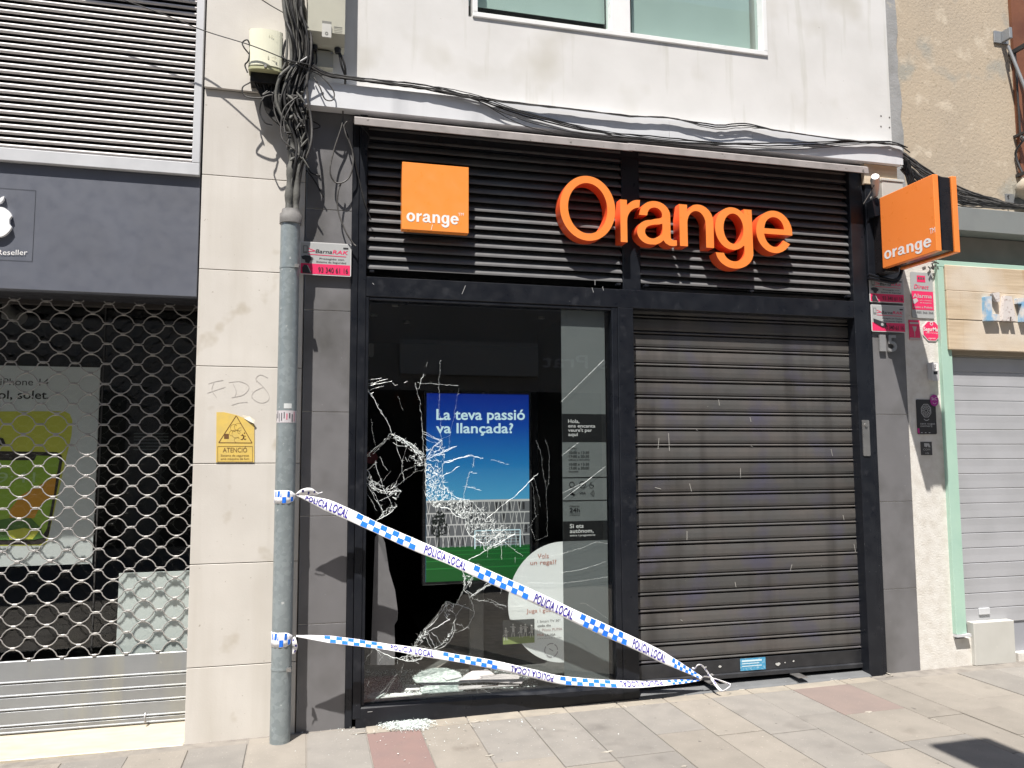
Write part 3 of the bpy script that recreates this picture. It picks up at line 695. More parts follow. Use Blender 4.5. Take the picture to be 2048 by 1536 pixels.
for pts, wd in (([(125,235),(160,280),(210,340),(260,440),(305,505),(345,575),(375,655)], 2.6), ([(150,250),(215,345),(250,430),(300,500)], 2.2), ([(130,205),(200,175),(285,162)], 1.6), ([(130,225),(240,200),(340,172)], 1.6),
        ([(130,235),(260,215),(380,190)], 1.8), ([(160,280),(260,245),(305,235)], 1.3), ([(385,205),(405,230),(430,222)], 1.6), ([(185,305),(215,292)], 2), ([(490,205),(520,192)], 1.5),
        ([(590,205),(610,290),(635,400),(650,560),(655,640),(660,760),(670,860)], 2.2), ([(590,205),(600,260),(625,260),(640,200),(665,125)], 2.0), ([(610,200),(700,212),(820,218),(980,232)], 1.2), ([(690,60),(700,20)], .8),
        ([(820,0),(805,200),(805,380),(810,500),(825,700),(840,800),(855,880),(840,960),(825,1050),(840,1200)], 1.3), ([(985,255),(960,400),(920,600),(905,680),(890,790)], .8),
        ([(905,680),(820,720),(750,800),(700,870)], 2.2), ([(375,660),(300,740),(200,820),(120,900)], 3), ([(385,675),(250,790),(125,890)], 2.5), ([(375,690),(290,770),(210,850)], 2),
        ([(120,900),(125,960),(180,1040),(200,1100),(230,1160),(320,1190),(400,1185),(460,1180)], 3), ([(375,660),(450,700),(520,760),(590,830),(665,880)], 4), ([(385,680),(500,740),(600,790),(670,860)], 3.5),
        ([(400,700),(470,710),(560,760),(640,850)], 3), ([(410,700),(430,820),(460,900),(470,980),(490,1090)], 2.4), ([(520,770),(490,860),(465,930)], 2), ([(390,745),(430,775),(500,780),(540,760)], 2.2),
        ([(235,910),(240,980),(280,1090),(310,1180),(330,1210)], 2.6), ([(235,910),(180,980),(120,1040),(125,1080)], 2.4), ([(270,870),(300,950),(340,1000)], 1.6), ([(370,1000),(310,1080),(290,1100)], 1.4),
        ([(670,920),(600,950),(500,990),(440,1060),(410,1140)], 2.6), ([(670,985),(590,1010),(500,1080),(430,1130),(400,1180),(465,1190)], 2.6), ([(590,955),(590,1000)], 1.4),
        ([(115,1070),(200,1200),(260,1300),(300,1400)], 2), ([(150,1190),(200,1280),(240,1360)], 1.3), ([(180,1130),(250,1270),(310,1390)], 1.8), ([(240,1450),(320,1410),(380,1370),(425,1320)], 3),
        ([(330,1210),(370,1290),(390,1360)], 1.5), ([(460,1190),(415,1265)], 2.5), ([(650,640),(740,690),(820,720)], 1.8), ([(655,665),(760,710),(830,730)], 1.6), ([(655,690),(740,745),(820,760)], 1.3),
        ([(690,900),(780,850),(850,830),(965,780)], 2), ([(690,890),(760,860),(860,855)], 2), ([(850,920),(900,910),(1000,880),(1080,860),(1175,885)], 2.6), ([(1120,880),(1110,970)], 1.4),
        ([(1085,1010),(1060,1100),(1040,1160),(1030,1250),(1030,1350)], 1.8), ([(830,1060),(920,1010),(990,960)], 2.8), ([(1040,1145),(1175,1170)], 1.2), ([(430,330),(480,450)], .6), ([(190,530),(200,640),(230,770)], .7),
        ([(120,1040),(190,1120),(240,1180),(260,1200)], 2), ([(200,1090),(260,1120),(310,1140)], 2), ([(125,1080),(180,1130),(230,1180)], 2), ([(260,1275),(340,1240),(400,1200)], 1.4), ([(500,880),(520,920),(540,870)], 2)):
    crack(cA, pts, wd*.0008)
for pts, wd in (([(200,220),(330,170),(470,145),(570,165)], 2.4), ([(640,180),(720,200),(800,220)], 1.2), ([(490,160),(475,250)], 1.5), ([(440,300),(455,290),(515,300)], 1.4), ([(450,290),(420,400),(400,470),(395,600)], 1.8),
        ([(400,420),(480,430),(560,460)], 1.4), ([(600,710),(720,610),(830,530),(920,450),(980,380),(1070,300)], 2.4), ([(980,385),(1030,345)], 3), ([(440,1085),(590,1000),(700,940),(800,880),(860,850)], 3), ([(590,930),(700,860),(795,790)], 2.4),
        ([(700,830),(760,920),(850,990),(930,1050)], 1.6), ([(1045,0),(1100,150),(1110,280),(1135,400),(1140,500),(1150,640),(1150,870),(1100,890),(1040,910)], .5), ([(1135,0),(1165,100),(1170,250),(1160,400),(1145,450)], .5),
        ([(1030,350),(1060,450),(1090,600)], .5), ([(1010,380),(1030,500),(1045,700),(1000,780),(940,800)], .5), ([(740,1080),(735,950),(720,900)], 1.3), ([(610,1060),(615,960)], 1.3), ([(860,1110),(860,1060)], 1), ([(1000,780),(1040,900)], .9),
        ([(45,170),(50,500),(120,600),(250,615),(330,690),(410,710),(410,790),(450,860),(560,930),(595,1005)], 3.5), ([(200,220),(215,420),(330,520),(480,560),(600,700)], 2.5), ([(50,180),(120,60),(200,0)], 2), ([(60,175),(210,110),(320,60)], 2.2),
        ([(365,1150),(400,1220),(400,1340),(330,1480)], 2.2), ([(370,1150),(470,1130),(560,1180)], 1.5), ([(400,1360),(470,1240),(560,1200)], 1.5), ([(420,1360),(480,1400),(470,1480)], 1.4), ([(460,1410),(640,1290)], 1.4), ([(450,1430),(560,1350),(640,1300)], 1.2)):
    crack(cB, pts, wd*.001)
for pts, wd in (([(1040,0),(1060,60),(1065,150),(1050,200),(985,320)], 2.2), ([(1060,190),(1110,250),(1135,300),(1160,390),(1130,460),(1080,540),(1020,570),(960,580)], 2), ([(895,290),(985,320),(1050,340),(1160,390)], 2),
        ([(895,290),(830,390),(770,470),(690,550)], 3), ([(895,300),(905,370),(880,420),(930,470)], 1.8), ([(930,370),(985,430),(975,520),(960,600),(930,660),(880,710),(790,750)], 2.8), ([(690,550),(730,570),(860,500),(930,460)], 2.4),
        ([(700,555),(780,490),(850,400),(900,310)], 2.2), ([(690,550),(640,660),(590,720),(540,790),(460,825)], 3), ([(720,580),(790,740)], 1.8), ([(760,580),(820,650),(860,700)], 2), ([(690,580),(760,740)], 1.4), ([(800,745),(650,710)], 1.6),
        ([(240,740),(350,790),(460,830),(530,850),(600,850),(660,830),(720,790)], 3.2), ([(330,780),(270,850)], 1.2), ([(440,840),(445,880)], 1.3), ([(530,850),(530,790)], 1.3), ([(210,740),(150,840),(90,940)], 1.3), ([(185,1030),(130,1130)], 1.1),
        ([(500,870),(480,960)], 1), ([(1130,250),(1200,290),(1290,290)], 1.4), ([(1130,240),(1280,120)], 1.6), ([(1150,230),(1320,130)], 1.3), ([(1285,270),(1450,340)], 1.3), ([(1300,300),(1430,370)], .9), ([(1380,150),(1415,180),(1400,220)], 1.6),
        ([(985,430),(1050,330),(1080,320)], 1.6), ([(985,500),(1060,540)], 1.2), ([(600,850),(640,870)], 1.2), ([(380,800),(370,830)], 1.2), ([(250,740),(290,800)], 1.2), ([(60,640),(110,640),(100,600)], 1.6),
        ([(250,1240),(330,1150),(420,1000)], .6), ([(150,1300),(330,1100),(440,970)], .5), ([(1180,1030),(1190,1180)], .6), ([(1040,1000),(1180,1090),(1400,1190)], .6), ([(1180,1080),(1020,1130)], .6)):
    crack(cC, pts, wd*.00085)
for pts, wd in (([(310,310),(430,290),(700,240),(900,180),(1040,120),(1155,140)], 1.1), ([(680,440),(900,400),(1155,320)], 1.1), ([(330,540),(700,545),(900,520),(1155,480)], 1.0), ([(0,760),(120,780),(300,780),(330,760)], 1.2),
        ([(870,750),(920,750),(1050,830),(1150,910)], .8), ([(170,600),(270,500),(290,380)], .7), ([(160,670),(250,760)], 1), ([(190,470),(330,480)], .7), ([(300,440),(340,540)], .7)):
    crack(cD, pts, wd*.0006, jit=.001, fuzz=0)
for pts, wd in (([(1475,850),(1775,555)], 1.6), ([(1480,1225),(1595,1135)], 1.4), ([(1490,1530),(1785,1300)], 1.5), ([(1480,1490),(1660,1400)], 1.0), ([(1580,1460),(1690,1375)], 2.2)):
    crack(c7, pts, wd*.0007, jit=0, fuzz=0)
# crushed areas: many short splinters
def inside(poly_, x, y):
    r = False; j = len(poly_)-1
    for i in range(len(poly_)):
        if (poly_[i][1] > y) != (poly_[j][1] > y) and x < (poly_[j][0]-poly_[i][0])*(y-poly_[i][1])/(poly_[j][1]-poly_[i][1])+poly_[i][0]: r = not r
        j = i
    return r
def crush(f, poly_, n, lmin=.006, lmax=.022, wd=.0011, dirs=None):
    """network of small cracked cells plus fine splinters inside a photo-traced region of the pane"""
    xs = [p[0] for p in poly_]; ys = [p[1] for p in poly_]; pts = []; n = int(n*.62); k = 0
    while len(pts) < n and k < n*60:
        k += 1; a, b = rc.uniform(min(xs), max(xs)), rc.uniform(min(ys), max(ys))
        if inside(poly_, a, b): p = P(*f(a, b), ygl-.003); pts.append(p)
    done = set()
    for i_, p in enumerate(pts):
        near = sorted(range(len(pts)), key=lambda q_: (pts[q_]-p).length_squared)[1:rc.choice([3, 3, 4, 5])]
        for q_ in near:
            e = (min(i_, q_), max(i_, q_))
            if e in done or (pts[q_]-p).length > .035: continue
            done.add(e); w0 = wd*rc.choice([.25, .35, .5, .5, .8, 1.1]); m_ = (p+pts[q_])/2+Vector((rc.gauss(0, .0012), -rc.random()*.002, rc.gauss(0, .0012)))
            mbk.tube([p, m_, pts[q_]], [w0, w0*rc.uniform(.5, 1.2), w0*.8], 3, cap=False)
    for _ in range(int(n*.5)):
        p = rc.choice(pts); ang = rc.uniform(0, math.pi) if dirs is None else rc.gauss(rc.choice(dirs), .25); L_ = rc.uniform(lmin, lmax*1.5)
        d = Vector((math.cos(ang), 0, math.sin(ang)))*L_; w0 = wd*rc.uniform(.3, .8)
        mbk.tube([p, p+d], [w0, w0*.3], 3, cap=False)
    for _ in range(int(n*.10)):          # bright crushed flakes
        p = rc.choice(pts)+Vector((0, -.001, 0)); r_ = rc.uniform(.002, .0055)
        mbk.add([p+Vector((rc.uniform(-1, 1)*r_, rc.uniform(-.4, 0)*r_, rc.uniform(-1, 1)*r_)) for _ in range(4)], [(0, 1, 2), (0, 2, 3), (0, 3, 1), (1, 3, 2)])
crush(cB, [(45,200),(190,240),(225,420),(220,600),(130,605),(50,500)], 620, wd=.0016)
crush(cB, [(200,400),(330,520),(470,560),(480,640),(400,715),(250,625)], 300, wd=.0014)
crush(cB, [(410,620),(560,610),(640,700),(800,790),(740,920),(600,1000),(560,930),(450,860),(410,780)], 520, wd=.0011, dirs=[.6, 2.2, 1.4])
crush(cB, [(640,800),(860,850),(720,960),(600,1000)], 130, wd=.0009, dirs=[1.2, 1.8])
crush(cB, [(370,1150),(470,1120),(600,1100),(520,1200),(450,1330),(400,1340)], 130, wd=.0012)
crush(cB, [(50,60),(200,0),(230,200),(60,200)], 90, wd=.0012)
crush(cA, [(370,665),(460,700),(590,770),(670,870),(660,910),(560,830),(450,740),(380,700)], 220, wd=.0014, dirs=[2.4, 2.6, .8])
crush(cA, [(540,860),(660,880),(660,960),(590,960)], 60, wd=.0012)
crush(cA, [(400,1130),(465,1180),(420,1265),(330,1210),(230,1190)], 110, wd=.0014)
crush(cA, [(115,1040),(200,1050),(290,1150),(220,1190),(120,1090)], 80, wd=.0013)
crush(cA, [(240,1440),(330,1340),(425,1300),(425,1330),(330,1410)], 60, wd=.0012, dirs=[1.9])
crush(cC, [(620,640),(700,560),(740,590),(640,710),(580,740)], 80, wd=.0014)
crush(cC, [(460,820),(560,790),(660,770),(720,790),(600,855),(500,850)], 90, wd=.0012, dirs=[1.6, .4])
crush(cC, [(760,740),(880,690),(950,600),(985,420),(940,560),(860,690)], 70, wd=.0011)
crush(cC, [(880,300),(1000,320),(930,450),(870,440)], 50, wd=.0011)
mbk.build('crack_line', CRACK, bw, kind='stuff')
# ------------- vinyls behind the glass
yv = .024
vin = empty('opening_hours_vinyl', 'tall grey window vinyl strip with opening hours at the right of the broken window', 'vinyl', (P(1165, 900, yv).x, yv, zw0))
cE = crop(1100, 820, 5.30)
xv0 = (P(1121, 700, yv).x+P(1129, 1200, yv).x)/2; xv1 = (P(1209, 700, yv).x+P(1217, 1200, yv).x)/2
VG = mat('grey_vinyl', (.14, .155, .157), (.125, .14, .142), 3, (.4, .7), .6)
zv = lambda a, b: P(a, b, yv).z
vst = MB().box(xv0, xv1, yv, yv+.002, zw0+.01, zw1-.02).build('strip', VG, vin)
mb = MB()
for (u, v, mi) in ((828, 884, 0), (1042, 1081, 0)): mb.add(quad(xv0, xv1, zv(1168, v), zv(1168, u), yv-.001), [(0,1,2,3)], mi)
for u in (955, 1001): mb.add(quad(xv0, xv1, zv(1168, u+1), zv(1168, u-1), yv-.001), [(0,1,2,3)], 0)
y_ = yv-.002
for s_, a, b, zb, h, mi, bo in (('Hola,', 192, 312, 136, 36, 1, .018), ('ens encanta', 192, 480, 184, 34, 1, .018), ("veure't per", 192, 445, 230, 34, 1, .018), ('aquí', 194, 298, 275, 34, 1, .018),
      ('Horari', 198, 285, 415, 20, 0, 0), ('10:00 a 13:30', 203, 415, 464, 26, 0, .01), ('17:00 a 20:30', 203, 415, 505, 26, 0, .01), ('Dilluns a divendres', 200, 420, 535, 16, 0, .01),
      ('10:00 a 13:30', 203, 415, 588, 26, 0, .01), ('17:00 a 20:00', 203, 415, 630, 26, 0, .01), ('Dissabte', 200, 300, 660, 16, 0, .01), ('VISA', 312, 380, 895, 24, 0, .015),
      ('Oberts', 208, 312, 1030, 20, 0, 0), ('24h', 208, 316, 1084, 42, 0, .015), ('a tota hora a', 208, 312, 1103, 12, 0, 0), ('orange.es', 208, 314, 1120, 12, 0, 0),
      ('Si ets', 210, 356, 1252, 42, 1, .018), ('autònom,', 210, 462, 1304, 40, 1, .018), ("entra i pregunta'ns", 210, 480, 1340, 20, 1, .015)):
    TX(mb, s_, cE, a, b, zb, h, y_, mi, bold=bo, tilt=0)
def PE(a, b): p = P(*cE(a, b), y_); return (p.x, p.z)
x_, z_ = PE(232, 790); ring(mb, x_, z_, .017, .004, y_, 0); x_, z_ = PE(344, 792); ring(mb, x_, z_, .021, .004, y_, 0); line2(mb, [PE(330, 795), PE(344, 802), PE(362, 780)], .005, y_)
line2(mb, [PE(433, 765), PE(433, 795), PE(455, 797), PE(465, 815)], .004, y_); x_, z_ = PE(440, 806); ring(mb, x_, z_, .014, .003, y_, 0, 14, 130, 400)
line2(mb, [PE(212, 820), PE(260, 822)], .005, y_)
line2(mb, [PE(212, 880), PE(262, 900)], .014, y_); line2(mb, [PE(232, 862), PE(240, 895)], .008, y_)
x_, z_ = PE(422, 885)
for k in range(4): ring(mb, x_, z_, .006+.0085*k, .003, y_, 0, 8, -45, 45)
mb.build('print', [ink((.004, .005, .006)), ink((.55, .56, .56))], vst)
# half-round promotion sticker
xh = xv0-.002
ctr = P(1130, 1203, yv); rS = P(1130, 1083, yv).z-ctr.z; rX = xh-P(1016, 1195, yv).x
st = empty('round_promotion_sticker', 'white half-round promotion sticker low on the broken window beside the grey strip', 'sticker', (ctr.x, yv, ctr.z-rS))
pts = [(xh+ -rX*math.cos(math.radians(a)), ctr.z+rS*math.sin(math.radians(a))) for a in range(-90, 91, 5)]
MB().prism(pts, 'y', yv, yv+.002).build('half_disc', mat('white_vinyl', (.78, .80, .80), rough=.5), st)
mb = MB(); y_ = yv-.002
for s_, a, b, zb, h, mi, bo in (('Vols', 436, 550, 292, 48, 0, 0), ('un regal?', 362, 628, 358, 44, 0, 0), ('Juga i guanya', 322, 668, 850, 40, 0, 0)):
    TX(mb, s_, cD, a, b, zb, h, y_, mi, bold=bo, tilt=0)
for s_, a, b, zb, h, mi, bo in (('1 Smart TV 50"', 435, 670, 950, 24, 1, 0), ('cada dia', 435, 572, 993, 22, 1, .015), ('i 1 Pilota PUMA', 430, 690, 1040, 26, 2, 0), ('Midi', 435, 500, 1088, 24, 0, 0), ('LALIGA', 515, 618, 1088, 24, 1, .01), ('amb la teva tarifa de mòbil', 435, 680, 1118, 10, 1, 0)):
    TX(mb, s_, cD, a, b, zb, h, y_, mi, bold=bo, tilt=0)
p = P(*cD(578, 1232), y_)
for k in range(5): ring(mb, p.x, p.z, .042+.002*(k % 3), .006, y_-.0005*(k % 2), 3, 10, k*72, k*72+60)
line2(mb, [(p.x-.015, p.z+.012), (p.x, p.z+.002), (p.x+.012, p.z-.006)], .005, y_-.001, 3)
mb.build('print', [ink((.50, .20, .15)), ink((.14, .14, .15)), ink((.42, .3, .3)), ink((.35, .34, .37))], st)
a = P(*cD(78, 925), yv+.004); b = P(*cD(402, 1150), yv+.004)
ph = MB(); ph.box(a.x, b.x, yv-.003, yv-.001, b.z, a.z); ph_ = ph.build('team_photo', ink((.06, .065, .065)))
tag(ph_, 'small picture of football players on a pitch stuck on the broken window', 'photo')
mb = MB(); y_ = yv-.004; mb.add(quad(a.x, b.x, b.z, b.z+.045, y_), [(0,1,2,3)], 0)
for k, (u, v) in enumerate(((110, 1070), (185, 1030), (265, 1040), (310, 1030), (375, 1040))):
    p = P(*cD(u, v), y_-.001); line2(mb, [(p.x, p.z+.03), (p.x+.002, p.z-.01)], .016, y_-.001, 1); line2(mb, [(p.x-.006, p.z-.012), (p.x-.01, p.z-.038)], .005, y_-.001, 1); line2(mb, [(p.x+.006, p.z-.012), (p.x+.009, p.z-.038)], .005, y_-.001, 1)
    line2(mb, [(p.x-.02, p.z+.025*(1 if k % 2 else -.4)), (p.x+.018, p.z+.02)], .005, y_-.001, 1); disc(mb, p.x, p.z+.038, .006, y_-.001, 1, 8)
mb.build('print', [ink((.22, .28, .10)), ink((.5, .5, .48))], ph_)

# ------------- interior of the shop
yb = 3.6
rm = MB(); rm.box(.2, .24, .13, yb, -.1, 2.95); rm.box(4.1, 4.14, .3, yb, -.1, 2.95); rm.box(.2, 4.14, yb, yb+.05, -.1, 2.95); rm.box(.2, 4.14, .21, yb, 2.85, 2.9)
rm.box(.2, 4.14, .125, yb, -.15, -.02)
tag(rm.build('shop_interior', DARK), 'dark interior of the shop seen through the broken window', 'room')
mb = MB(); mb.box(xw0-.02, xm0+.02, .102, 1.0, zw0-.14, zw0-.012)
tag(mb.build('window_platform', PLATF, bevel=.004), 'dark display platform inside the broken window covered in glass', 'platform')
mb = MB(); mb.box(xm1-.03, xm1+.0, .162, 2.2, 0, 2.8); tag(mb.build('side_partition', DARK), 'dark partition wall at the right of the display window', 'wall')
# ceiling spots
sp = None
for i, (a, b, yy) in enumerate(((765, 596, .5), (747, 607, 1.1), (791, 608, 1.3), (748, 625, 1.8), (813, 628, 2.1), (1083, 621, 1.6))):
    p = P(a, b, yy); mb = MB(); mb.cyl((p.x, yy, 2.848), (p.x, yy, 2.83), .05 if i == 0 else .03, seg=16)
    z = min(2.82, p.z)
    o = mb.build('ceiling_spot', mat('spot_ring', (.4, .38, .35), rough=.35))
    tag(o, ['recessed ceiling spot nearest the window frame corner', 'small ceiling spot behind the first one, left', 'small ceiling spot behind the first one, right', 'small ceiling spot deep in the shop at far left', 'small ceiling spot deep in the shop, right of the leftmost', 'small ceiling spot near the grey vinyl strip'][i], 'ceiling light', 'recessed ceiling spots')
# advertising screen
yS = .42
sa = P(857, 785, yS); sb = P(1058, 1160, yS)
sx0 = (P(857, 790, yS).x+P(848, 1160, yS).x)/2; sx1 = (P(1057, 790, yS).x+P(1060, 1150, yS).x)/2; sz1 = P(955, 788, yS).z; sz0 = P(955, 1160, yS).z
ts = empty('advertising_screen', 'tall lit advertising screen with blue sky and green football pitch', 'screen', ((sx0+sx1)/2, yS+.03, zw0-.012))
MB().box(sx0-.022, sx1+.022, yS+.004, yS+.06, sz0-.022, sz1+.022).build('bezel', mat('bezel', (.02, .02, .022), rough=.2), ts, bevel=.003)
MB().box((sx0+sx1)/2-.05, (sx0+sx1)/2+.05, yS+.061, yS+.10, zw0-.0115, sz1-.2).build('stand', mat('stand_black', (.02, .02, .02), rough=.4), ts, bevel=.003)
def emis(name, col=None, ramp=None, k=1.0):
    m = bpy.data.materials.new(name); m.use_nodes = True; n = m.node_tree.nodes; L = m.node_tree.links; b = n['Principled BSDF']
    b.inputs['Base Color'].default_value = (.01, .01, .01, 1); b.inputs['Roughness'].default_value = .3; b.inputs['Emission Strength'].default_value = k
    if ramp:
        g = n.new('ShaderNodeNewGeometry'); s = n.new('ShaderNodeSeparateXYZ'); L.new(g.outputs['Position'], s.inputs[0]); mr = n.new('ShaderNodeMapRange')
        mr.inputs[1].default_value = ramp[0]; mr.inputs[2].default_value = ramp[1]; L.new(s.outputs[2], mr.inputs[0]); r = n.new('ShaderNodeValToRGB'); L.new(mr.outputs[0], r.inputs[0])
        e = r.color_ramp.elements; e[0].color = (*ramp[2][0][1], 1); e[0].position = ramp[2][0][0]; e[1].color = (*ramp[2][-1][1], 1); e[1].position = ramp[2][-1][0]
        for pz, c in ramp[2][1:-1]: q = e.new(pz); q.color = (*c, 1)
        L.new(r.outputs[0], b.inputs['Emission Color'])
    else: b.inputs['Emission Color'].default_value = (*col, 1)
    return m
zk = P(955, 1000, yS).z; zgr = P(955, 1092, yS).z
EK = .55
mb = MB(); mb.box(sx0, sx1, yS, yS+.004, sz0, sz1)
tsd = mb.build('display', emis('sky_picture', ramp=(zk, sz1, [(0, (.06, .30, .50)), (.35, (.015, .16, .40)), (.7, (.004, .05, .30)), (1, (.003, .018, .20))]), k=EK), ts)
mb = MB(); y_ = yS-.001
mb.add(quad(sx0, sx1, zgr, zk, y_), [(0,1,2,3)], 0)
zb_ = [zk-.004+(zgr-zk)*i/4 for i in range(5)]
rr_ = random.Random(5)
for i in range(4):
    a, b = zb_[i], zb_[i+1]
    mb.add(quad(sx0, sx1, a-.009, a, y_-.001), [(0,1,2,3)], 1)
    x = sx0+.003; d = 1
    while x < sx1-.03:
        wdt = rr_.uniform(.012, .035); line2(mb, [(x, a-.006), (x+.012*d, b+.0)], .0045, y_-.0012, 1)
        if rr_.random() < .35: mb.add(quad(x+.008, x+.008+wdt*.5, b+.012, a-.016, y_-.0005), [(0,1,2,3)], 2)
        x += wdt; d = -d
mb.add(quad(sx0, sx1, zk-.004, zk+.002, y_-.001), [(0,1,2,3)], 1)
mb.add(quad(sx0, sx1, sz0, zgr, y_-.001), [(0,1,2,3)], 3)
for k, u in enumerate((1100, 1108, 1120, 1135)):
    z = P(955, u, yS).z; mb.add(quad(sx0, sx1, z-.002, z+.002+k*.001, y_-.0018), [(0,1,2,3)], 4)
# tree print
tcx, tcz = P(878, 1048, yS).x, P(878, 1048, yS).z
for k in range(150):
    t = rr_.uniform(0, 2*math.pi); q_ = rr_.random()**.5; lx, lz = tcx+math.cos(t)*.056*q_*(1-.25*math.sin(t)), tcz+math.sin(t)*.088*q_; r_ = rr_.uniform(.004, .011)
    mb.add([(lx+r_*rr_.uniform(.5, 1.2)*math.cos(a_*1.26), y_-.003-.00002*k, lz+r_*rr_.uniform(.5, 1.2)*math.sin(a_*1.26)) for a_ in range(5)], [(0, 1, 2, 3, 4)], 5 if rr_.random() < .8 else 2)
mb.add(quad(tcx-.006, tcx+.004, zgr+.002, tcz, y_-.003), [(0,1,2,3)], 5)
# goal
g0, g1 = P(*cB(495, 820), yS), P(*cB(905, 965), yS)
line2(mb, [(g0.x, g1.z-.005), (g0.x, g0.z), (g1.x, g0.z), (g1.x, g1.z)], .007, y_-.004, 6)
for k in range(9): x = g0.x+(g1.x-g0.x)*k/9; line2(mb, [(x, g0.z), (x+.004, g1.z)], .0012, y_-.0035, 6)
for k in range(6): z = g0.z+(g1.z-g0.z)*k/6; line2(mb, [(g0.x, z), (g1.x, z)], .0012, y_-.0035, 6)
TX(mb, 'La teva passió', c7, 603, 1222, 975, 72, y_-.002, 6, bold=.018); TX(mb, 'va llançada?', c7, 600, 1140, 1068, 68, y_-.002, 6, bold=.018)
mb.build('print', [emis('pic_shade', (.11, .115, .12), k=EK), emis('pic_lattice', (.46, .46, .44), k=EK), emis('pic_dark', (.02, .02, .022), k=EK), emis('pic_grass', (.004, .085, .012), k=EK),
                   emis('pic_grass2', (.015, .17, .03), k=EK), emis('pic_tree', (.004, .008, .006), k=EK), emis('pic_white', (.55, .75, .8), k=EK)], tsd)
# second slim screen edge frame to its right
mb = MB(); a = P(1062, 790, .5); mb.box(a.x, a.x+.05, .5, .53, P(1075, 1160, .5).z, P(1075, 785, .5).z); tag(mb.build('screen_side_panel', mat('black_gloss', (.012, .012, .012), rough=.15)), 'glossy black side panel right of the advertising screen', 'panel')
# bent display board behind the hole
bp = [(750, 1075), (760, 1062), (770, 1085), (778, 1140), (790, 1180), (796, 1225), (795, 1240), (789, 1250), (790, 1300), (789, 1330), (741, 1330)]
mb = MB(); mb.prism([(P(a, b, .12).x, P(a, b, .12).z) for a, b in bp], 'y', .12, .135)
q = mb.build('bent_display_board', mat('grey_board', (.15, .15, .155), (.12, .12, .125), 8, (.3, .7), .6)); tag(q, 'bent grey display board standing just inside the hole in the window', 'board')
# red dot inside
mb = MB(); p = P(742, 915, .7); mb.cyl((p.x, .7, p.z), (p.x, .68, p.z), .045, seg=18); tag(mb.build('red_button', ink((.10, .006, .012))), 'dark red round disc on the wall deep inside the shop', 'disc')
mb = MB(); p = P(742, 700, .8); mb.prism(rrect(p.x-.02, p.x+.02, p.z-.05, p.z+.05, .015), 'y', .8, .83); tag(mb.build('wall_sensor', ink((.12, .12, .12))), 'small white sensor high on the left inside the shop window', 'sensor')
# broken glass sheets on platform
zp = zw0-.011
def Pz(px, py, z):
    d = R3 @ Vector(((px-1024)/FPX, -(py-768)/FPX, -1)); t = (z-CAMP.z)/d.z; return CAMP+d*t
def sheet(name, label, pts, m, tilt=0, th=.006, cat='glass sheet', dz=0):
    q = [Pz(*cC(*p), zp+dz) for p in pts]; q = [Vector((v.x, min(max(v.y, .108), .98), v.z)) for v in q]
    mb = MB(); b0 = [v+Vector((0, 0, .001+tilt*(v.y-q[0].y))) for v in q]; t0 = [v+Vector((0, 0, th)) for v in b0]; n = len(q)
    mb.add(b0+t0, [tuple(range(n-1, -1, -1)), tuple(range(n, 2*n))]+[(i, (i+1) % n, n+(i+1) % n, n+i) for i in range(n)])
    o = mb.build(name, m); tag(o, label, cat); return o
SH1 = mat('crazed_glass', (.40, .47, .45), (.70, .76, .74), 45, (.45, .6), .25, .4, 70)
sheet('glass_sheet', 'crazed greenish glass sheet lying flat on the platform, under the lower tape', [(580,1020),(650,960),(770,920),(900,920),(1020,960),(1050,1020),(1010,1090),(700,1090),(610,1050)], SH1, dz=.02)
sheet('glass_sheet', 'crazed greenish glass sheet nearest the bottom rail of the broken window', [(650,1090),(1000,1095),(1060,1140),(1000,1180),(700,1215),(670,1160)], SH1, dz=.012)
sheet('vinyl_glass_piece', 'fallen white vinyl-backed glass piece with curved edge', [(1000,1060),(1080,980),(1180,925),(1280,930),(1350,985),(1420,975),(1560,985),(1625,1025),(1600,1060),(1240,1045)], mat('white_backed', (.68, .62, .62), rough=.4), dz=.03)
sheet('vinyl_glass_piece', 'fallen white vinyl-backed glass piece in front, by the bottom rail', [(1000,1090),(1240,1080),(1520,1080),(1590,1095),(1500,1140),(1290,1170),(1130,1195),(1020,1130)], mat('white_backed2', (.62, .58, .58), rough=.4), dz=.02)
sheet('orange_card', 'small orange-brown card among the broken glass by the bottom rail', [(1290,1140),(1430,1135),(1420,1160),(1290,1175)], ink((.45, .12, .05)), dz=.03, cat='card')
sheet('white_card', 'white paper sheet under crushed glass at the left of the platform', [(420,1155),(670,1165),(680,1215),(560,1235),(300,1240)], ink((.75, .75, .73)), dz=.004, cat='paper')
sheet('white_card', 'small white paper strip beside the flat crazed glass sheet', [(560,1075),(640,1085),(650,1120),(510,1125)], ink((.72, .72, .7)), dz=.006, cat='paper')
sheet('pale_batten', 'thin pale batten lying across the platform behind the lower tape', [(800,915),(930,850),(985,850),(860,920)], ink((.32, .29, .27)), dz=.002, cat='batten')
sheet('vinyl_glass_piece', 'thin white glass splinter lying behind the flat crazed sheet', [(860,1000),(1000,985),(1040,1000),(900,1030)], mat('white_backed3', (.7, .72, .71), rough=.35), dz=.032)
sheet('glass_sheet', 'small crazed glass piece at the far left of the platform', [(150,1180),(260,1130),(330,1150),(270,1215),(170,1240)], SH1, dz=.006)
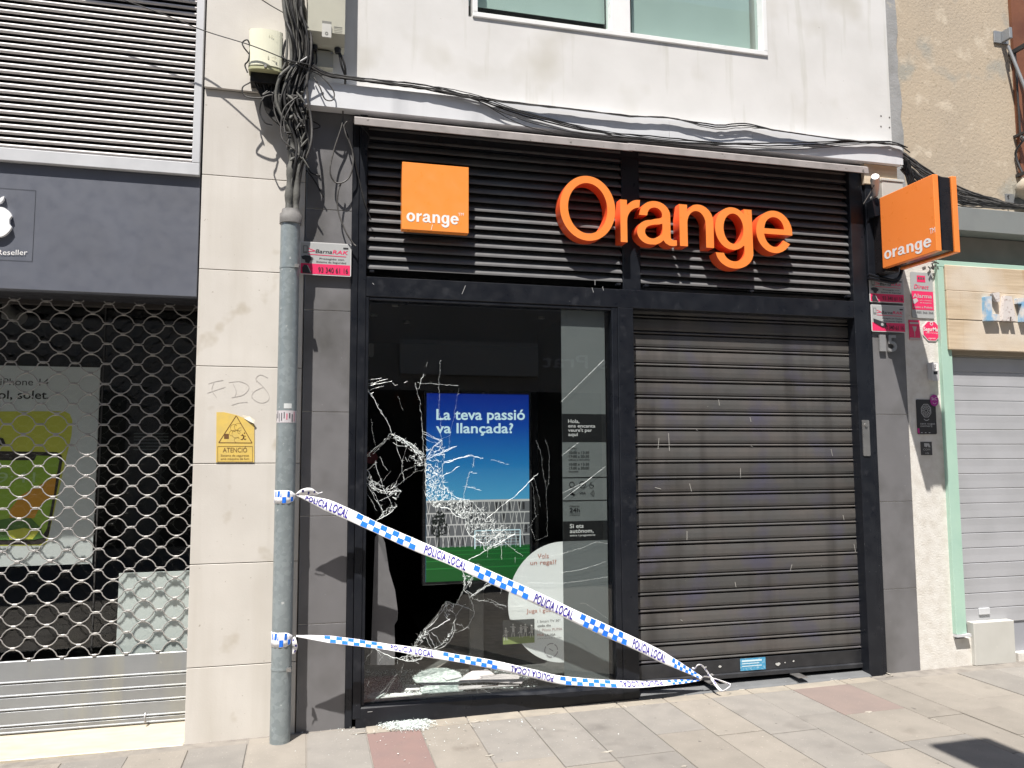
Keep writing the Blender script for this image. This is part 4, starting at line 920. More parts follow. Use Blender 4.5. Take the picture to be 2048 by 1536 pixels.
# crumbs
def crumbs(name, label, fn, n, size=(.003, .009)):
    mb = MB()
    for _ in range(n):
        p = fn(); r = rc.uniform(*size); vs = [p+Vector((rc.uniform(-1, 1), rc.uniform(-1, 1), rc.uniform(0, 1)))*r for _ in range(4)]
        mb.add(vs, [(0, 1, 2), (0, 2, 3), (0, 3, 1), (1, 3, 2)])
    o = mb.build(name, SHARD); o['kind'] = 'stuff'; tag(o, label); return o
def f_in():
    while True:
        a, b = rc.uniform(130, 1750), rc.uniform(930, 1260)
        w_ = math.exp(-((a-420)/260)**2)+.6*math.exp(-((a-1500)/220)**2)+.3*math.exp(-((a-900)/400)**2)
        if rc.random() < w_*(.25+.75*(b-930)/330):
            p = Pz(*cC(a, b), zp)
            if .11 < p.y < .95: return p+Vector((0, 0, .0))
crumbs('crushed_glass', 'crushed glass crumbs spread over the platform inside the broken window', f_in, 5200)
def f_out():
    while True:
        a, b = rc.gauss(812, 30), rc.gauss(1448, 8)
        if ((a-812)/58)**2+((b-1448)/17)**2 < rc.uniform(.6, 1.2): break
    p = G(a, b)
    if p.y > -.008: p.y = -.01-rc.random()*.03
    p.z = gz(p.x)+abs(rc.gauss(0, .006)); return p
crumbs('crushed_glass_heap', 'white heap of crushed glass on the paving below the broken window', f_out, 4200, (.003, .0085))
def f_sc():
    p = G(rc.gauss(860, 170), 1440+abs(rc.gauss(0, 34))); p.y = min(p.y, -.02); p.z = gz(p.x)+.001; return p
crumbs('scattered_glass_bits', 'single glass bits scattered on the paving stones', f_sc, 190, (.002, .008))

# ------------- roller shutter
ys = .06
zA_, zB_ = P(1274, 697, ys).z, P(1288, 1326, ys).z
sp_ = (zA_-zB_)/19
rsh = empty('roller_shutter', 'closed dark brown-black roller shutter beside the broken window', 'shutter', ((xs0+xs1)/2, ys, gz(3)))
def slat_prof(z0, h):
    return [(ys+.036, z0), (ys+.024, z0+.0005), (ys+.024, z0+.0075), (ys-.003, z0+.0085), (ys-.007, z0+.011), (ys-.008, z0+.015), (ys-.006, z0+.019), (ys-.001, z0+.0215), (ys+.024, z0+.023), (ys+.024, z0+.030), (ys+.0, z0+.0312),
            (ys-.004, z0+h*.42), (ys-.005, z0+h*.7), (ys-.003, z0+h-.004), (ys+.004, z0+h-.001), (ys+.036, z0+h-.0005)]
xsa, xsb = xs0-.0, xs1+.03
base = MB().prism(slat_prof(zB_-.012, sp_), 'x', xsa, xsb).build('slat', SHUT, rsh)
for k in range(1, 24): rep(base, (rs.uniform(-.004, .004), rs.uniform(-.0014, .0014), k*sp_+rs.uniform(-.0009, .0009)), rsh)
zbb = P(1500, 1352, ys).z
MB().prism([(ys-.002, zbb+.035), (ys-.006, zB_-.016), (ys+.014, zB_-.0125), (ys+.014, zbb+.035)], 'x', xsa, xsb).build('bottom_bar', SHUTBLK, rsh, bevel=.001)
MB().prism([(ys-.016, zbb), (ys-.016, zbb+.026), (ys-.01, zbb+.034), (ys+.016, zbb+.034), (ys+.016, zbb)], 'x', xsa, xsb).build('bottom_bar', SHUTBLK, rsh, bevel=.002)
p = P(1592, 1345, ys-.03); MB().box(p.x-.04, p.x+.035, -.06, ys-.01, zbb-.006, zbb-.002).build('lock_tab', STEEL, rsh)
p = P(1418, 1358, ys-.03); MB().box(p.x-.03, p.x+.035, -.05, ys-.01, zbb-.006, zbb-.002).build('lock_tab', STEEL, rsh)
# blue sticker & residues
a = P(1480, 1319, ys-.0065); b = P(1531, 1338, ys-.0065)
bs = MB(); bs.box(a.x, b.x, ys-.010, ys-.007, b.z, a.z+.004); bs_ = bs.build('blue_sticker', mat('blue_vinyl', (.06, .30, .50), (.30, .50, .62), 60, (.5, .7), .5))
tag(bs_, 'worn light blue sticker on the bottom bar of the roller shutter', 'sticker')
mb = MB(); put_text(mb, 'SERRALLER', a.x+.01, b.x-.015, a.z-.032, .022, ys-.011, 0, bold=.01); put_text(mb, 'PERSIANES 24H', a.x+.02, b.x-.02, a.z-.052, .010, ys-.011, 0)
mb = MB()
for k in range(3): line2(mb, [(a.x+.012, a.z-.012-.018*k), (b.x-.03-.02*(k % 2), a.z-.012-.018*k)], .006 if k else .012, ys-.011)
mb.build('print', ink((.6, .75, .82)), bs_)
mb = MB()
for (u, v, r) in ((1556, 1328, .018), (1570, 1325, .006), (1587, 1322, .008), (1412, 1334, .007), (1440, 1333, .012), (1366, 1330, .006)):
    p = P(u, v, ys-.0075); mb.add([(p.x+r*rc.uniform(.6, 1.3)*math.cos(t), ys-.0078, p.z+r*rc.uniform(.4, .9)*math.sin(t)) for t in [i*math.pi/5 for i in range(10)]], [tuple(range(10))])
mb.build('glue_residue', ink((.5, .5, .48), .8), rsh)
mb = MB()
for u, v, du, dv in ((1337, 866, 2, 36), (1318, 876, -2, 22), (1437, 799, 2, 12), (1481, 936, 0, 20), (1379, 967, 4, 16), (1662, 898, 3, 14), (1374, 1062, 0, 18), (1584, 1129, -4, 14), (1470, 1164, 2, 10), (1310, 975, 12, 3), (1686, 1030, 2, 10), (1708, 1088, 3, 16), (1392, 858, 3, 3), (1502, 891, 3, 3), (1500, 834, 2, 10), (1361, 1239, 4, 3)):
    a = P(u, v, ys-.0062); b = P(u+du, v+dv, ys-.0062); line2(mb, [(a.x, a.z), (b.x, b.z)], .0035, ys-.0064)
mb.build('scratch', ink((.42, .41, .38), .8), rsh, kind='stuff')
mb = MB()
for u, v, du, dv in ((931, 571, -7, 17), (1190, 560, 0, 10), (1205, 573, 2, 8), (735, 1424, 10, -1), (1184, 575, 3, 10), (745, 566, 3, 3)):
    a = P(u, v, yf-.001); b = P(u+du, v+dv, yf-.001); line2(mb, [(a.x, a.z), (b.x, b.z)], .003, yf-.0012)
mb.build('scratch', ink((.42, .42, .42), .8), sf, kind='stuff')
# dark recess box over the shutter & guides
MB().box(xs0-.012, xs0-.002, -.02, .1, gz(2.3), zlint).build('guide', FRAME, rsh); 
MB().box(xs1+.001, xs1+.03, .02, .045, gz(4), zlint).build('guide', FRAME, rsh)
# grey stone threshold
mb = MB(); za, zb2 = gz(2.3), gz(4)
for a, b in ((xm1+.004, 2.75), (2.756, 3.36), (3.366, xs1+.0)):
    m_ = MB(); m_.add([(x, y, z) for x in (a, b) for y, z in ((-.05, gz(x)-.03), (-.05, gz(x)+.002), (-.03, gz(x)+.012), (.12, zbb-.016 if False else max(gz(x)+.022, zbb-.035)), (.12, gz(x)-.03))],
        [(0,1,2,3,4), (9,8,7,6,5)]+[(i, (i+1) % 5, 5+(i+1) % 5, 5+i) for i in range(5)])
    m_.build('threshold_slab', mat('grey_threshold', (.15, .155, .16), (.12, .125, .13), 8, (.35, .7), .7, .2, 90, spot=((.35, .34, .33), 40, .7, .76)), pavement)
# lock plate on right post
a = P(1724, 840, yf-.004); b = P(1741, 912, yf-.004)
mb = MB(); mb.prism(rrect(a.x, b.x, b.z, a.z, .008), 'y', yf-.006, yf+.001); lk = mb.build('lock_plate', STEEL); tag(lk, 'steel lock plate on the black post right of the roller shutter', 'lock')
mb = MB(); p = P(1732, 850, yf-.01); mb.cyl((p.x, yf-.006, p.z), (p.x, yf-.014, p.z), .012, seg=16); mb.build('lock_cylinder', STEEL, lk)

# ------------- orange square sign
a = P(803.5, 323, -.10); b = P(937.5, 467, -.10)
xq0, xq1 = P(804, 400, -.10).x, P(937.5, 400, -.10).x; zq1 = (P(804, 323, -.1).z+P(938, 335, -.1).z)/2; zq0 = (P(803, 457.5, -.1).z+P(937.4, 467, -.1).z)/2
sq = empty('square_logo_sign', 'flat orange square sign at the left of the big orange letters', 'sign', ((xq0+xq1)/2, -.05, zq0))
sqb = MB().box(xq0, xq1, -.10, -.035, zq0, zq1).build('box', ORG, sq, bevel=.002)
MB().box(xq0+.05, xq1-.05, -.034, .0, zq0+.1, zq1-.1).build('bracket', FRAME, sq)

# ------------- big letters
def ell(cx, cz, rx, rz, a0, a1, n=16): return [(cx+rx*math.cos(math.radians(a0+(a1-a0)*i/n)), cz+rz*math.sin(math.radians(a0+(a1-a0)*i/n))) for i in range(n+1)]
def glyphs(S):
    h = .86*S; L_ = {}
    L_['O'] = ([ell(.66, .72, .66, .745, 0, 360, 48)[:-1], ell(.66, .72, .66-1.08*S, .745-.92*S, 0, 360, 48)[:-1]], 1.32)
    L_['o'] = ([ell(.43, .5, .43, .525, 0, 360, 40)[:-1], ell(.43, .5, .43-S, .525-h, 0, 360, 40)[:-1]], .86)
    L_['r'] = ([[(0, 0), (S, 0), (S, .5)]+ell(.52, .5, .52-S, .52-S, 180, 92, 8)+[(.53, 1.02)]+ell(.50, .82, .50-S-.02, .20, 88, 160, 6)+[(S, .87), (S, 1.0), (0, 1.0)]], .53)
    L_['n'] = ([[(0, 0), (S, 0), (S, .56)]+ell(.385, .56, .385-S, .46-h, 180, 0, 12)+[(.77-S, 0), (.77, 0), (.77, .62)]+ell(.43, .62, .34, .405, 0, 112, 12)+[(S+.004, .84), (S, 1.0), (0, 1.0)]], .77)
    L_['e'] = ([[(.838, .44)]+ell(.42, .5, .42, .525, 0, 328, 30)+ell(.42, .5, .42-S, .525-h, 328, 188, 16)+[(S+.005, .44)], [(.83-S, .44+.75*S)]+ell(.42, .56, .42-S-.013, .46-h, 5, 175, 14)+[(S+.01, .44+.75*S)]], .84)
    L_['a'] = ([[(.045, .67)]+ell(.40, .70, .335, .325, 180, 0, 16)+[(.735, .20)]+ell(.80, .19, .065, .065, 180, 270, 5)+[(.87, .125), (.87, .0)]+[(.80, -.018), (.70, -.01), (.62, .04), (.575, .105)]+
        [(.50, .035), (.40, -.012)]+ell(.295, .275, .295, .29, -80, -270, 16)+[(.40, .60), (.50, .62), (.735-S, .655)]+ell(.395, .70, .34-S, .325-h, -12, 180, 12)+[(.045+S, .67)],
        [(.735-S, .50), (.48, .475), (.36, .575-.65*S)]+ell(.40-.4*S, .285, .30-.8*S, .29-.75*S, 110, 285, 10)+[(.44, .17), (.72-S, .25), (.735-S, .34)]], .87)
    L_['g'] = ([[(.79, 1.0), (.79-S+.01, 1.0), (.79-S+.01, .88)]+ell(.365, .505, .365, .52, 50, 310, 26)+[(.79-S, .10), (.79-S, -.05)]+ell(.39, -.05, .40-S, .42-S, 0, -168, 12)+[(.0, -.10)]+ell(.40, -.06, .40, .405, 187, 360, 16),
        ell(.39, .505, .39-S, .525-h, 0, 360, 30)[:-1]], .79)
    return L_
LET = glyphs(.178)
def curve_mesh(splines, extr=0.0):
    cu = bpy.data.curves.new('letter', 'CURVE'); cu.dimensions = '2D'; cu.fill_mode = 'BOTH'; cu.extrude = extr
    for pts in splines:
        s_ = cu.splines.new('POLY'); s_.points.add(len(pts)-1); s_.use_cyclic_u = True
        for p_, q_ in zip(s_.points, pts): p_.co = (q_[0], q_[1], 0, 1)
    o_ = bpy.data.objects.new('tmp', cu); COL.objects.link(o_)
    dg_ = bpy.context.evaluated_depsgraph_get(); me_ = bpy.data.meshes.new_from_object(o_.evaluated_get(dg_)); bpy.data.objects.remove(o_)
    return me_
def wordmark(S=.25):
    """the word 'orange' as flat mesh, x-height 1: (verts, faces, width)"""
    g_ = glyphs(S); x = 0; sp_l = []
    for ch in 'orange':
        for o_ in g_[ch][0]: sp_l.append([(x+a, b) for a, b in o_])
        x += g_[ch][1]+(.07 if ch in 'r' else .13)
    me_ = curve_mesh(sp_l); v_ = [(v.co.x, v.co.y) for v in me_.vertices]; f_ = [tuple(p.vertices) for p in me_.polygons]; bpy.data.meshes.remove(me_)
    if False: pass
    n_ = len(v_); keep = {}; return v_, f_, x-.13
sg = empty('shop_name_letters', 'big orange three-dimensional letters spelling Orange on the black louvres', 'letters', (P(1350, 480, -.1).x, -.05, P(1350, 530, -.1).z))
yL0, yL1 = -.10, .0
base_y = lambda px: 476.5+(px-1122)*(505.5-476.5)/(1583-1122)+ (1.5 if px > 1200 else 0)
UN = (P(1350, 487, yL0).z-0)
zb0 = P(1180, 479.5, yL0).z; zb1 = P(1540, 503.5, yL0).z; zbase = (zb0+zb1)/2
zx = P(1256, 393.5, yL0).z; xh_ = (P(1390, 402, yL0).z-P(1390, 486, yL0).z)
lpos = [('O', 1120, 1231), ('r', 1241, 1281), ('a', 1274, 1353), ('n', 1359, 1427), ('g', 1430, 1504), ('e', 1512, 1584)]
for ch, pa, pb in lpos:
    outs, wd = LET[ch]; xa_ = P(pa, 450, yL0).x; xb_ = P(pb, 450, yL0).x; k = (xb_-xa_)/wd
    kz = xh_*(.985 if ch != 'O' else 1.0)
    me = curve_mesh([[(xa_+q[0]*k, zbase+q[1]*kz) for q in pts] for pts in outs], (yL1-yL0)/2)
    me.transform(Matrix.Translation(Vector((0, (yL0+yL1)/2, 0))-WPOS[sg.name]) @ Matrix.Rotation(math.radians(90), 4, 'X'))
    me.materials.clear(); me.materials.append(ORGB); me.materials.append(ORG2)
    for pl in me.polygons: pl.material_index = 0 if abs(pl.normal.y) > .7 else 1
    o = bpy.data.objects.new('letter', me); COL.objects.link(o); o.parent = sg; WPOS[o.name] = WPOS[sg.name]

mb = MB(); c8 = crop(720, 200, 3.657)
vs, fs, ww = wordmark(.25)
p0 = P(*c8(340, 884), -.1015); p1 = P(*c8(722, 912), -.1015); p2 = P(*c8(340, 820), -.1015); kx = (p1.x-p0.x)/ww; kz = (p2.z-p0.z)*.98
mb.add([(p0.x+v[0]*kx, -.1015, (p0.z+p1.z)/2+v[1]*kz) for v in vs], fs)
TX(mb, 'TM', c8, 718, 758, 846, 20, -.1015, 0)
line2(mb, [(P(*c8(530, 912), -.1).x, P(*c8(530, 912), -.1).z), (P(*c8(520, 950), -.1).x, P(*c8(520, 950), -.1).z)], .003, -.1015)
mb.build('print', WHT, sqb)
# ------------- blade sign
bx0, bx1 = 4.13, 4.325; by0, by1 = -.68, -.15; bz0, bz1 = 2.998, 3.535
bl = empty('blade_sign', 'double orange blade sign projecting from the wall at the right end of the shop', 'sign', ((bx0+bx1)/2, -.2, bz0))
bfs = MB().box(bx0, bx0+.042, by0, by1, bz0, bz1).build('face_slab', ORGB, bl, bevel=.003)
MB().box(bx1-.042, bx1, by0, by1, bz0, bz1).build('face_slab', ORGB, bl, bevel=.003)
BG = mat('black_sign_core', (.014, .012, .013), rough=.3)
MB().box(bx0+.043, bx1-.043, by0+.012, by1-.01, bz0+.012, bz1-.008).build('core', BG, bl, bevel=.002)
MB().box(bx0+.05, bx0+.058, by0+.001, by0+.0115, bz0+.02, bz1-.01).build('edge_trim', FRAME, bl)
MB().box(bx0+.02, bx1-.05, by1+.0, -.004, bz0-.02, bz1-.12).build('wall_mount', BG, bl, bevel=.003)
mb = MB(); c3 = crop(1680, 300, 4.516)
def face(Xu, Z): return (bx0-.0012, -Xu, Z)
vs, fs, ww = wordmark(.25)
def onface(px, py):     # photo pixel -> point of the sign face x=bx0
    d = R3 @ Vector(((px-1024)/FPX, -(py-768)/FPX, -1)); t = (bx0-CAMP.x)/d.x; return CAMP+d*t
p0 = onface(*c3(402, 990)); p1 = onface(*c3(828, 868)); p2 = onface(*c3(402, 905))
a = 0; b = ww; sc_ = (p2.z-p0.z)*.92
mb.add([(bx0-.0012, p0.y+(v[0]-a)/(b-a)*(p1.y-p0.y), p0.z+v[1]*sc_*.95+(p1.z-p0.z)*(v[0]-a)/(b-a)) for v in vs], fs)
vs, fs = text_mesh('TM', 0); a = min(v[0] for v in vs); b = max(v[0] for v in vs); p0 = onface(*c3(812, 760)); p1 = onface(*c3(862, 752))
mb.add([(bx0-.0012, p0.y+(v[0]-a)/(b-a)*(p1.y-p0.y), p0.z+v[1]*.055) for v in vs], fs)
mb.build('print', WHT, bfs)
# bracket plates & conduit on the post
mb = MB(); a = P(1736, 480, -.04); mb.box(a.x-.01, a.x+.08, -.045, -.008, P(1745, 560, -.04).z, P(1740, 330, -.04).z); mb.build('backplate', FRAME, bl, bevel=.004)
mb = MB(); p = P(1738, 548, -.06)
for k in range(2):
    q = cr([(p.x, -.05, p.z-.025*k), (p.x+.12, -.07, p.z-.03-.02*k), (p.x+.22, -.08, p.z-.035-.02*k), (p.x+.27, -.08, p.z+.02), (p.x+.27, -.10, p.z+.1)], 6); mb.tube(q, .012, 8)
mb.build('conduit', FRAME, bl)
# camera / sensor and junction box above the blade
cs = empty('security_camera', 'small white security camera above the projecting blade sign', 'camera', (P(1748, 380, -.1).x, -.1, P(1748, 395, -.1).z))
a = P(1748, 362, -.14); mb = MB(); mb.tube([(a.x-.02, -.18, a.z+.02), (a.x+.0, -.15, a.z+.005), (a.x+.045, -.10, a.z-.035), (a.x+.055, -.08, a.z-.09)], [.028, .034, .026, .02], 12); mb.build('body', ink((.55, .55, .54)), cs)
mb = MB(); mb.tube([(a.x+.05, -.08, a.z-.09), (a.x+.05, .0, a.z-.12)], .014, 8); mb.build('arm', ink((.5, .5, .48)), cs)
mb = MB(); mb.tube(cr([(a.x-.0, -.14, a.z-.03), (a.x-.03, -.12, a.z-.10), (a.x-.07, -.1, a.z-.17)], 5), .004, 6); mb.build('cable', CABLEG, cs)
a = P(1762, 362, -.08); b = P(1806, 400, -.08); mb = MB(); mb.box(a.x, b.x, -.09, -.002, b.z, a.z); jb = mb.build('junction_box', CREAMG, bevel=.005); tag(jb, 'pale junction box hidden behind the top of the blade sign', 'box')
mb = MB(); mb.box(a.x-.005, b.x+.005, -.096, -.0, a.z+.001, a.z+.02)
for k in range(5): x = a.x+.015+k*(b.x-a.x-.03)/4; mb.cyl((x, -.05, a.z+.02), (x, -.05, a.z+.035), .008, seg=8)
mb.build('lid', CREAMG, jb, bevel=.002)
mb = MB(); p = P(1738, 420, -.08); mb.prism([(p.x, p.z+.07), (p.x+.05, p.z+.09), (p.x+.085, p.z-.04), (p.x+.02, p.z-.06)], 'y', -.12, -.047); tag(mb.build('floodlight', FRAME, bevel=.006), 'small black floodlight beside the blade sign bracket', 'lamp')

# ================================================================== SIGNS
GREYP = mat('sign_grey', (.40, .41, .41), rough=.4); PINK = ink((.78, .03, .13)); PINKD = ink((.55, .02, .09))
def alarm(label, f, x0, x1, zt_, zb_, phone, lines, y=-.018, pic='man'):
    A = P(*f(x0, zt_), y); B = P(*f(x1, zb_), y); w_ = B.x-A.x; h_ = A.z-B.z
    m = MB(); m.prism(rrect(A.x, B.x, B.z, A.z, .008, 3), 'y', y, y+.004); o = m.build('alarm_sign', [ink((.62, .62, .62))]); tag(o, label, 'sign', 'alarm company signs')
    mb = MB(); y1 = y-.001; X = lambda u: A.x+u*w_; Z = lambda v: A.z-v*h_
    mb.add(quad(X(.02), X(.98), Z(.66), Z(.03), y1), [(0,1,2,3)], 3)
    mb.add(quad(X(.02), X(.98), Z(.97), Z(.66), y1), [(0,1,2,3)], 0)
    put_text(mb, 'Barna', X(.30), X(.62), Z(.33), .11*h_, y1-.001, 1, bold=.008, shear=.25); put_text(mb, 'RAK', X(.63), X(.93), Z(.33), .11*h_, y1-.001, 0, bold=.012, shear=.25)
    line2(mb, [(X(.16), Z(.20)), (X(.30), Z(.27)), (X(.16), Z(.30))], .004, y1-.001, 0); line2(mb, [(X(.16), Z(.38)), (X(.9), Z(.40))], .004, y1-.001, 0)
    mb.add(quad(X(.06), X(.15), Z(.36), Z(.12), y1-.001), [(0,1,2,3)], 2); mb.add(quad(X(.08), X(.13), Z(.30), Z(.15), y1-.002), [(0,1,2,3)], 3)
    for k, s_ in enumerate(lines): put_text(mb, s_, X(.38 if len(s_) < 16 else .32), X(.86 if len(s_) < 16 else .9), Z(.52+.10*k), .05*h_, y1-.001, 1, bold=.01)
    put_text(mb, phone, X(.36), X(.94), Z(.91), .15*h_, y1-.002, 1, bold=.004)
    mb.add(quad(X(.84), X(.94), Z(.17), Z(.12), y1-.001), [(0,1,2,3)], 1)
    if pic == 'man':
        mb.add([(X(u), y1-.003, Z(v)) for u, v in ((.03, .46), (.10, .42), (.19, .43), (.27, .50), (.22, .52), (.26, .56), (.21, .57), (.18, .66), (.11, .64), (.10, .56), (.05, .54))], [tuple(range(11))], 1)
        mb.add([(X(u), y1-.003, Z(v)) for u, v in ((.06, .96), (.05, .80), (.09, .70), (.16, .72), (.19, .82), (.24, .96))], [tuple(range(6))], 1)
        line2(mb, [(X(.15), Z(.72)), (X(.22), Z(.94))], .005, y1-.004, 3)
    else:
        mb.add([(X(u), y1-.003, Z(v)) for u, v in ((.05, .52), (.30, .62), (.42, .68), (.42, .80), (.32, .84), (.06, .66))], [tuple(range(6))], 1)
        disc(mb, X(.30), Z(.73), .012, y1-.004, 3, 12)
    mb.build('print', [PINK, ink((.03, .03, .035)), ink((.2, .2, .2)), ink((.42, .43, .43))], o)
alarm('pink and silver alarm sign on the dark pillar beside the galvanised pipe', crop(520, 330, 4.518), 362, 822, 688, 1010, '93 340 61 16', ['Protegido con', 'Sistema de Seguridad'], y=-.03)
alarm('upper alarm sign with a dark hooded figure under the blade sign', c6, 68, 343, 88, 296, '93 340 61 16', ['Protegido con', 'Sistema de Seguridad'])
alarm('lower alarm sign with a camera picture above the number 15', c6, 82, 352, 302, 520, '93 340 61 16', ['Protegido por Sistema', 'de Grabación Digital'], pic='cam')
# tall Alarma sign
A = P(*c6(386, 52), -.008); B = P(*c6(582, 412), -.008); y1 = -.009
m = MB(); m.prism(rrect(A.x, B.x-.012, B.z, A.z, .004, 3), 'y', -.008, -.002); o = m.build('alarm_sign', GREYP); tag(o, 'tall red and silver Alarma sign on the white roughcast wall', 'sign', 'alarm company signs')
mb = MB(); w_ = B.x-.012-A.x; h_ = A.z-B.z; X = lambda u: A.x+u*w_; Z = lambda v: A.z-v*h_
mb.add(quad(X(.01), X(.99), Z(.82), Z(.415), y1), [(0,1,2,3)], 0); mb.add(quad(X(.28), X(.66), Z(.215), Z(.07), y1), [(0,1,2,3)], 0)
for k in range(3): mb.add(quad(X(.32+.11*k), X(.40+.11*k), Z(.155), Z(.105), y1-.001), [(0,1,2,3)], 1)
put_text(mb, 'Direct', X(.12), X(.78), Z(.36), .09*h_, y1-.001, 0, shear=.25, bold=.004); put_text(mb, 'Alarma', X(.06), X(.92), Z(.56), .085*h_, y1-.001, 2, bold=.012)
put_text(mb, 'con conexión', X(.36), X(.9), Z(.625), .03*h_, y1-.001, 2); put_text(mb, 'de imágenes', X(.36), X(.9), Z(.68), .03*h_, y1-.001, 2); put_text(mb, 'Aviso a Policía', X(.06), X(.92), Z(.785), .045*h_, y1-.001, 2, bold=.01)
put_text(mb, '902 366 366', X(.2), X(.95), Z(.90), .045*h_, y1-.001, 1, bold=.01)
mb.add([(X(u), y1-.001, Z(v)) for u, v in ((.03, .60), (.22, .57), (.30, .63), (.12, .70), (.04, .68))], [(0,1,2,3,4)], 2)
mb.build('print', [PINK, ink((.1, .1, .11)), ink((.5, .48, .48))], o)
# small pink sticker
A = P(*c6(374, 422), -.004); B = P(*c6(464, 575), -.004); m = MB(); m.box(A.x, B.x, -.004, -.001, B.z, A.z); o = m.build('sticker', PINK); tag(o, 'small pink rectangular sticker with a cup emblem under the tall Alarma sign', 'sticker')
mb = MB(); w_ = B.x-A.x; h_ = A.z-B.z; X = lambda u: A.x+u*w_; Z = lambda v: A.z-v*h_
mb.add([(X(u), -.005, Z(v)) for u, v in ((.3, .32), (.7, .32), (.62, .52), (.52, .6), (.52, .85), (.46, .85), (.46, .6), (.38, .52))], [tuple(range(8))]); mb.add(quad(X(.08), X(.92), Z(.2), Z(.1), -.005), [(0,1,2,3)]); mb.add(quad(X(.0), X(1), Z(1), Z(.9), -.005), [(0,1,2,3)])
mb.build('print', ink((.5, .42, .42)), o)
# octagon
p = P(*c6(550, 508), -.006); r = abs(P(*c6(618, 508), -.006).x-p.x); rz_ = abs(P(*c6(550, 432), -.006).z-p.z)
def octo(k): return [(p.x+r*k*math.cos(math.radians(22.5+45*i))/.924, p.z+rz_*k*math.sin(math.radians(22.5+45*i))/.924) for i in range(8)]
o = MB().prism(octo(1), 'y', -.006, -.002).build('octagon_sign', ink((.72, .66, .66))); tag(o, 'red octagonal SegurMap sticker beside the mint door frame', 'sticker')
mb = MB(); mb.add([(x, -.007, z) for x, z in octo(.93)], [tuple(range(8))], 0)
put_text(mb, 'SegurMap', p.x-r*.9, p.x+r*.9, p.z+.0, .030, -.008, 1, bold=.016); put_text(mb, 'sistema homologat', p.x-r*.7, p.x+r*.7, p.z-.018, .008, -.008, 1); put_text(mb, 'seguretat', p.x-r*.4, p.x+r*.4, p.z-.062, .014, -.008, 1)
ring(mb, p.x, p.z+.058, .012, .005, -.008, 1, 14); mb.build('print', [PINK, ink((.8, .75, .75))], o)
# key box
A = P(*c6(550, 745), -.05); B = P(*c6(614, 890), -.05)
kb = MB(); kb.prism(rrect(A.x, B.x, B.z, A.z, .018), 'y', -.045, -.003); kb_ = kb.build('key_switch_box', mat('grey_plastic', (.5, .5, .5), rough=.4), bevel=.005); tag(kb_, 'small grey key switch box on the white roughcast wall above the round badge', 'switch')
mb = MB(); mb.prism(rrect(A.x+.006, B.x-.004, (A.z+B.z)/2+.005, A.z-.006, .012), 'y', -.047, -.0455); kcv = mb.build('cover', WHT, kb_)
mb = MB(); cx_ = (A.x+B.x)/2; ring(mb, cx_, A.z-.025, .006, .003, -.048); line2(mb, [(cx_, A.z-.03), (cx_, A.z-.052)], .003, -.048); line2(mb, [(cx_-.007, A.z-.045), (cx_, A.z-.053), (cx_+.007, A.z-.045)], .003, -.048)
mb.add(quad(cx_-.016, cx_+.02, (A.z+B.z)/2-.022, (A.z+B.z)/2, -.0455), [(0,1,2,3)]); mb.build('print', BLK, kcv)
# black town card
A = P(*c6(432, 1032), -.004); B = P(*c6(584, 1300), -.004); xa_ = (P(*c6(430, 1032), -.004).x+P(*c6(442, 1300), -.004).x)/2; xb_ = (P(*c6(578, 1032), -.004).x+P(*c6(592, 1300), -.004).x)/2
o = MB().prism(rrect(xa_, xb_, B.z, A.z, .012), 'y', -.004, -.001).build('commerce_sticker', ink((.03, .026, .028), .3)); tag(o, 'black rounded sticker with rose window emblem reading sant cugat comerc', 'sticker')
mb = MB(); y1 = -.005; cx_ = (xa_+xb_)/2-.002; cz_ = A.z-(A.z-B.z)*.32; R_ = .047
oc = [(cx_+R_*math.cos(math.radians(22.5+45*i)), cz_+R_*1.12*math.sin(math.radians(22.5+45*i))) for i in range(9)]; line2(mb, oc, .004, y1)
for r_ in (.012, .028, .038): ring(mb, cx_, cz_, r_, .0025, y1-.0004)
for k in range(10): t = math.radians(36*k); line2(mb, [(cx_+.012*math.cos(t), cz_+.012*math.sin(t)), (cx_+.038*math.cos(t), cz_+.038*math.sin(t))], .0022, y1-.0008)
ring(mb, cx_, cz_-.045, .03, .004, y1, 0, 12, 220, 320)
put_text(mb, 'sant cugat', xa_+.028, xb_-.014, B.z+(A.z-B.z)*.28, .014, y1); put_text(mb, 'comerç', xa_+.028, xb_-.04, B.z+(A.z-B.z)*.215, .014, y1)
for k in range(3): line2(mb, [(xa_+.03+.035*k, B.z+.012), (xa_+.045+.035*k, B.z+.012)], .005, y1)
mb.add([(xa_, y1, B.z+.012), (xa_+.018, y1, B.z+.0), (xa_+.018, y1, B.z+.045), (xa_, y1, B.z+.045)], [(0,1,2,3)], 1)
mb.build('print', [ink((.5, .5, .5)), ink((.45, .01, .2))], o)
p = P(*c6(571, 1040), -.007); o = MB().prism([(p.x+.038*math.cos(t*math.pi/14), p.z+.045*math.sin(t*math.pi/14)) for t in range(28)], 'y', -.008, -.0055).build('round_badge', ink((.36, .015, .26))); tag(o, 'round magenta smiling badge on the corner of the black town sticker', 'badge')
mb = MB(); put_text(mb, 'StC', p.x-.027, p.x+.027, p.z+.002, .022, -.009); ring(mb, p.x, p.z-.008, .018, .003, -.009, 0, 10, 210, 330); mb.build('print', ink((.75, .6, .75)), o)
A = P(*c6(465, 1358), -.003); B = P(*c6(556, 1460), -.003); o = MB().box(A.x, B.x, -.003, -.001, B.z, A.z).build('sticker', ink((.05, .048, .047))); tag(o, 'small black-and-white square sticker below the black town sticker', 'sticker')
mb = MB(); X = lambda u: A.x+u*(B.x-A.x); Z = lambda v: A.z-v*(A.z-B.z)
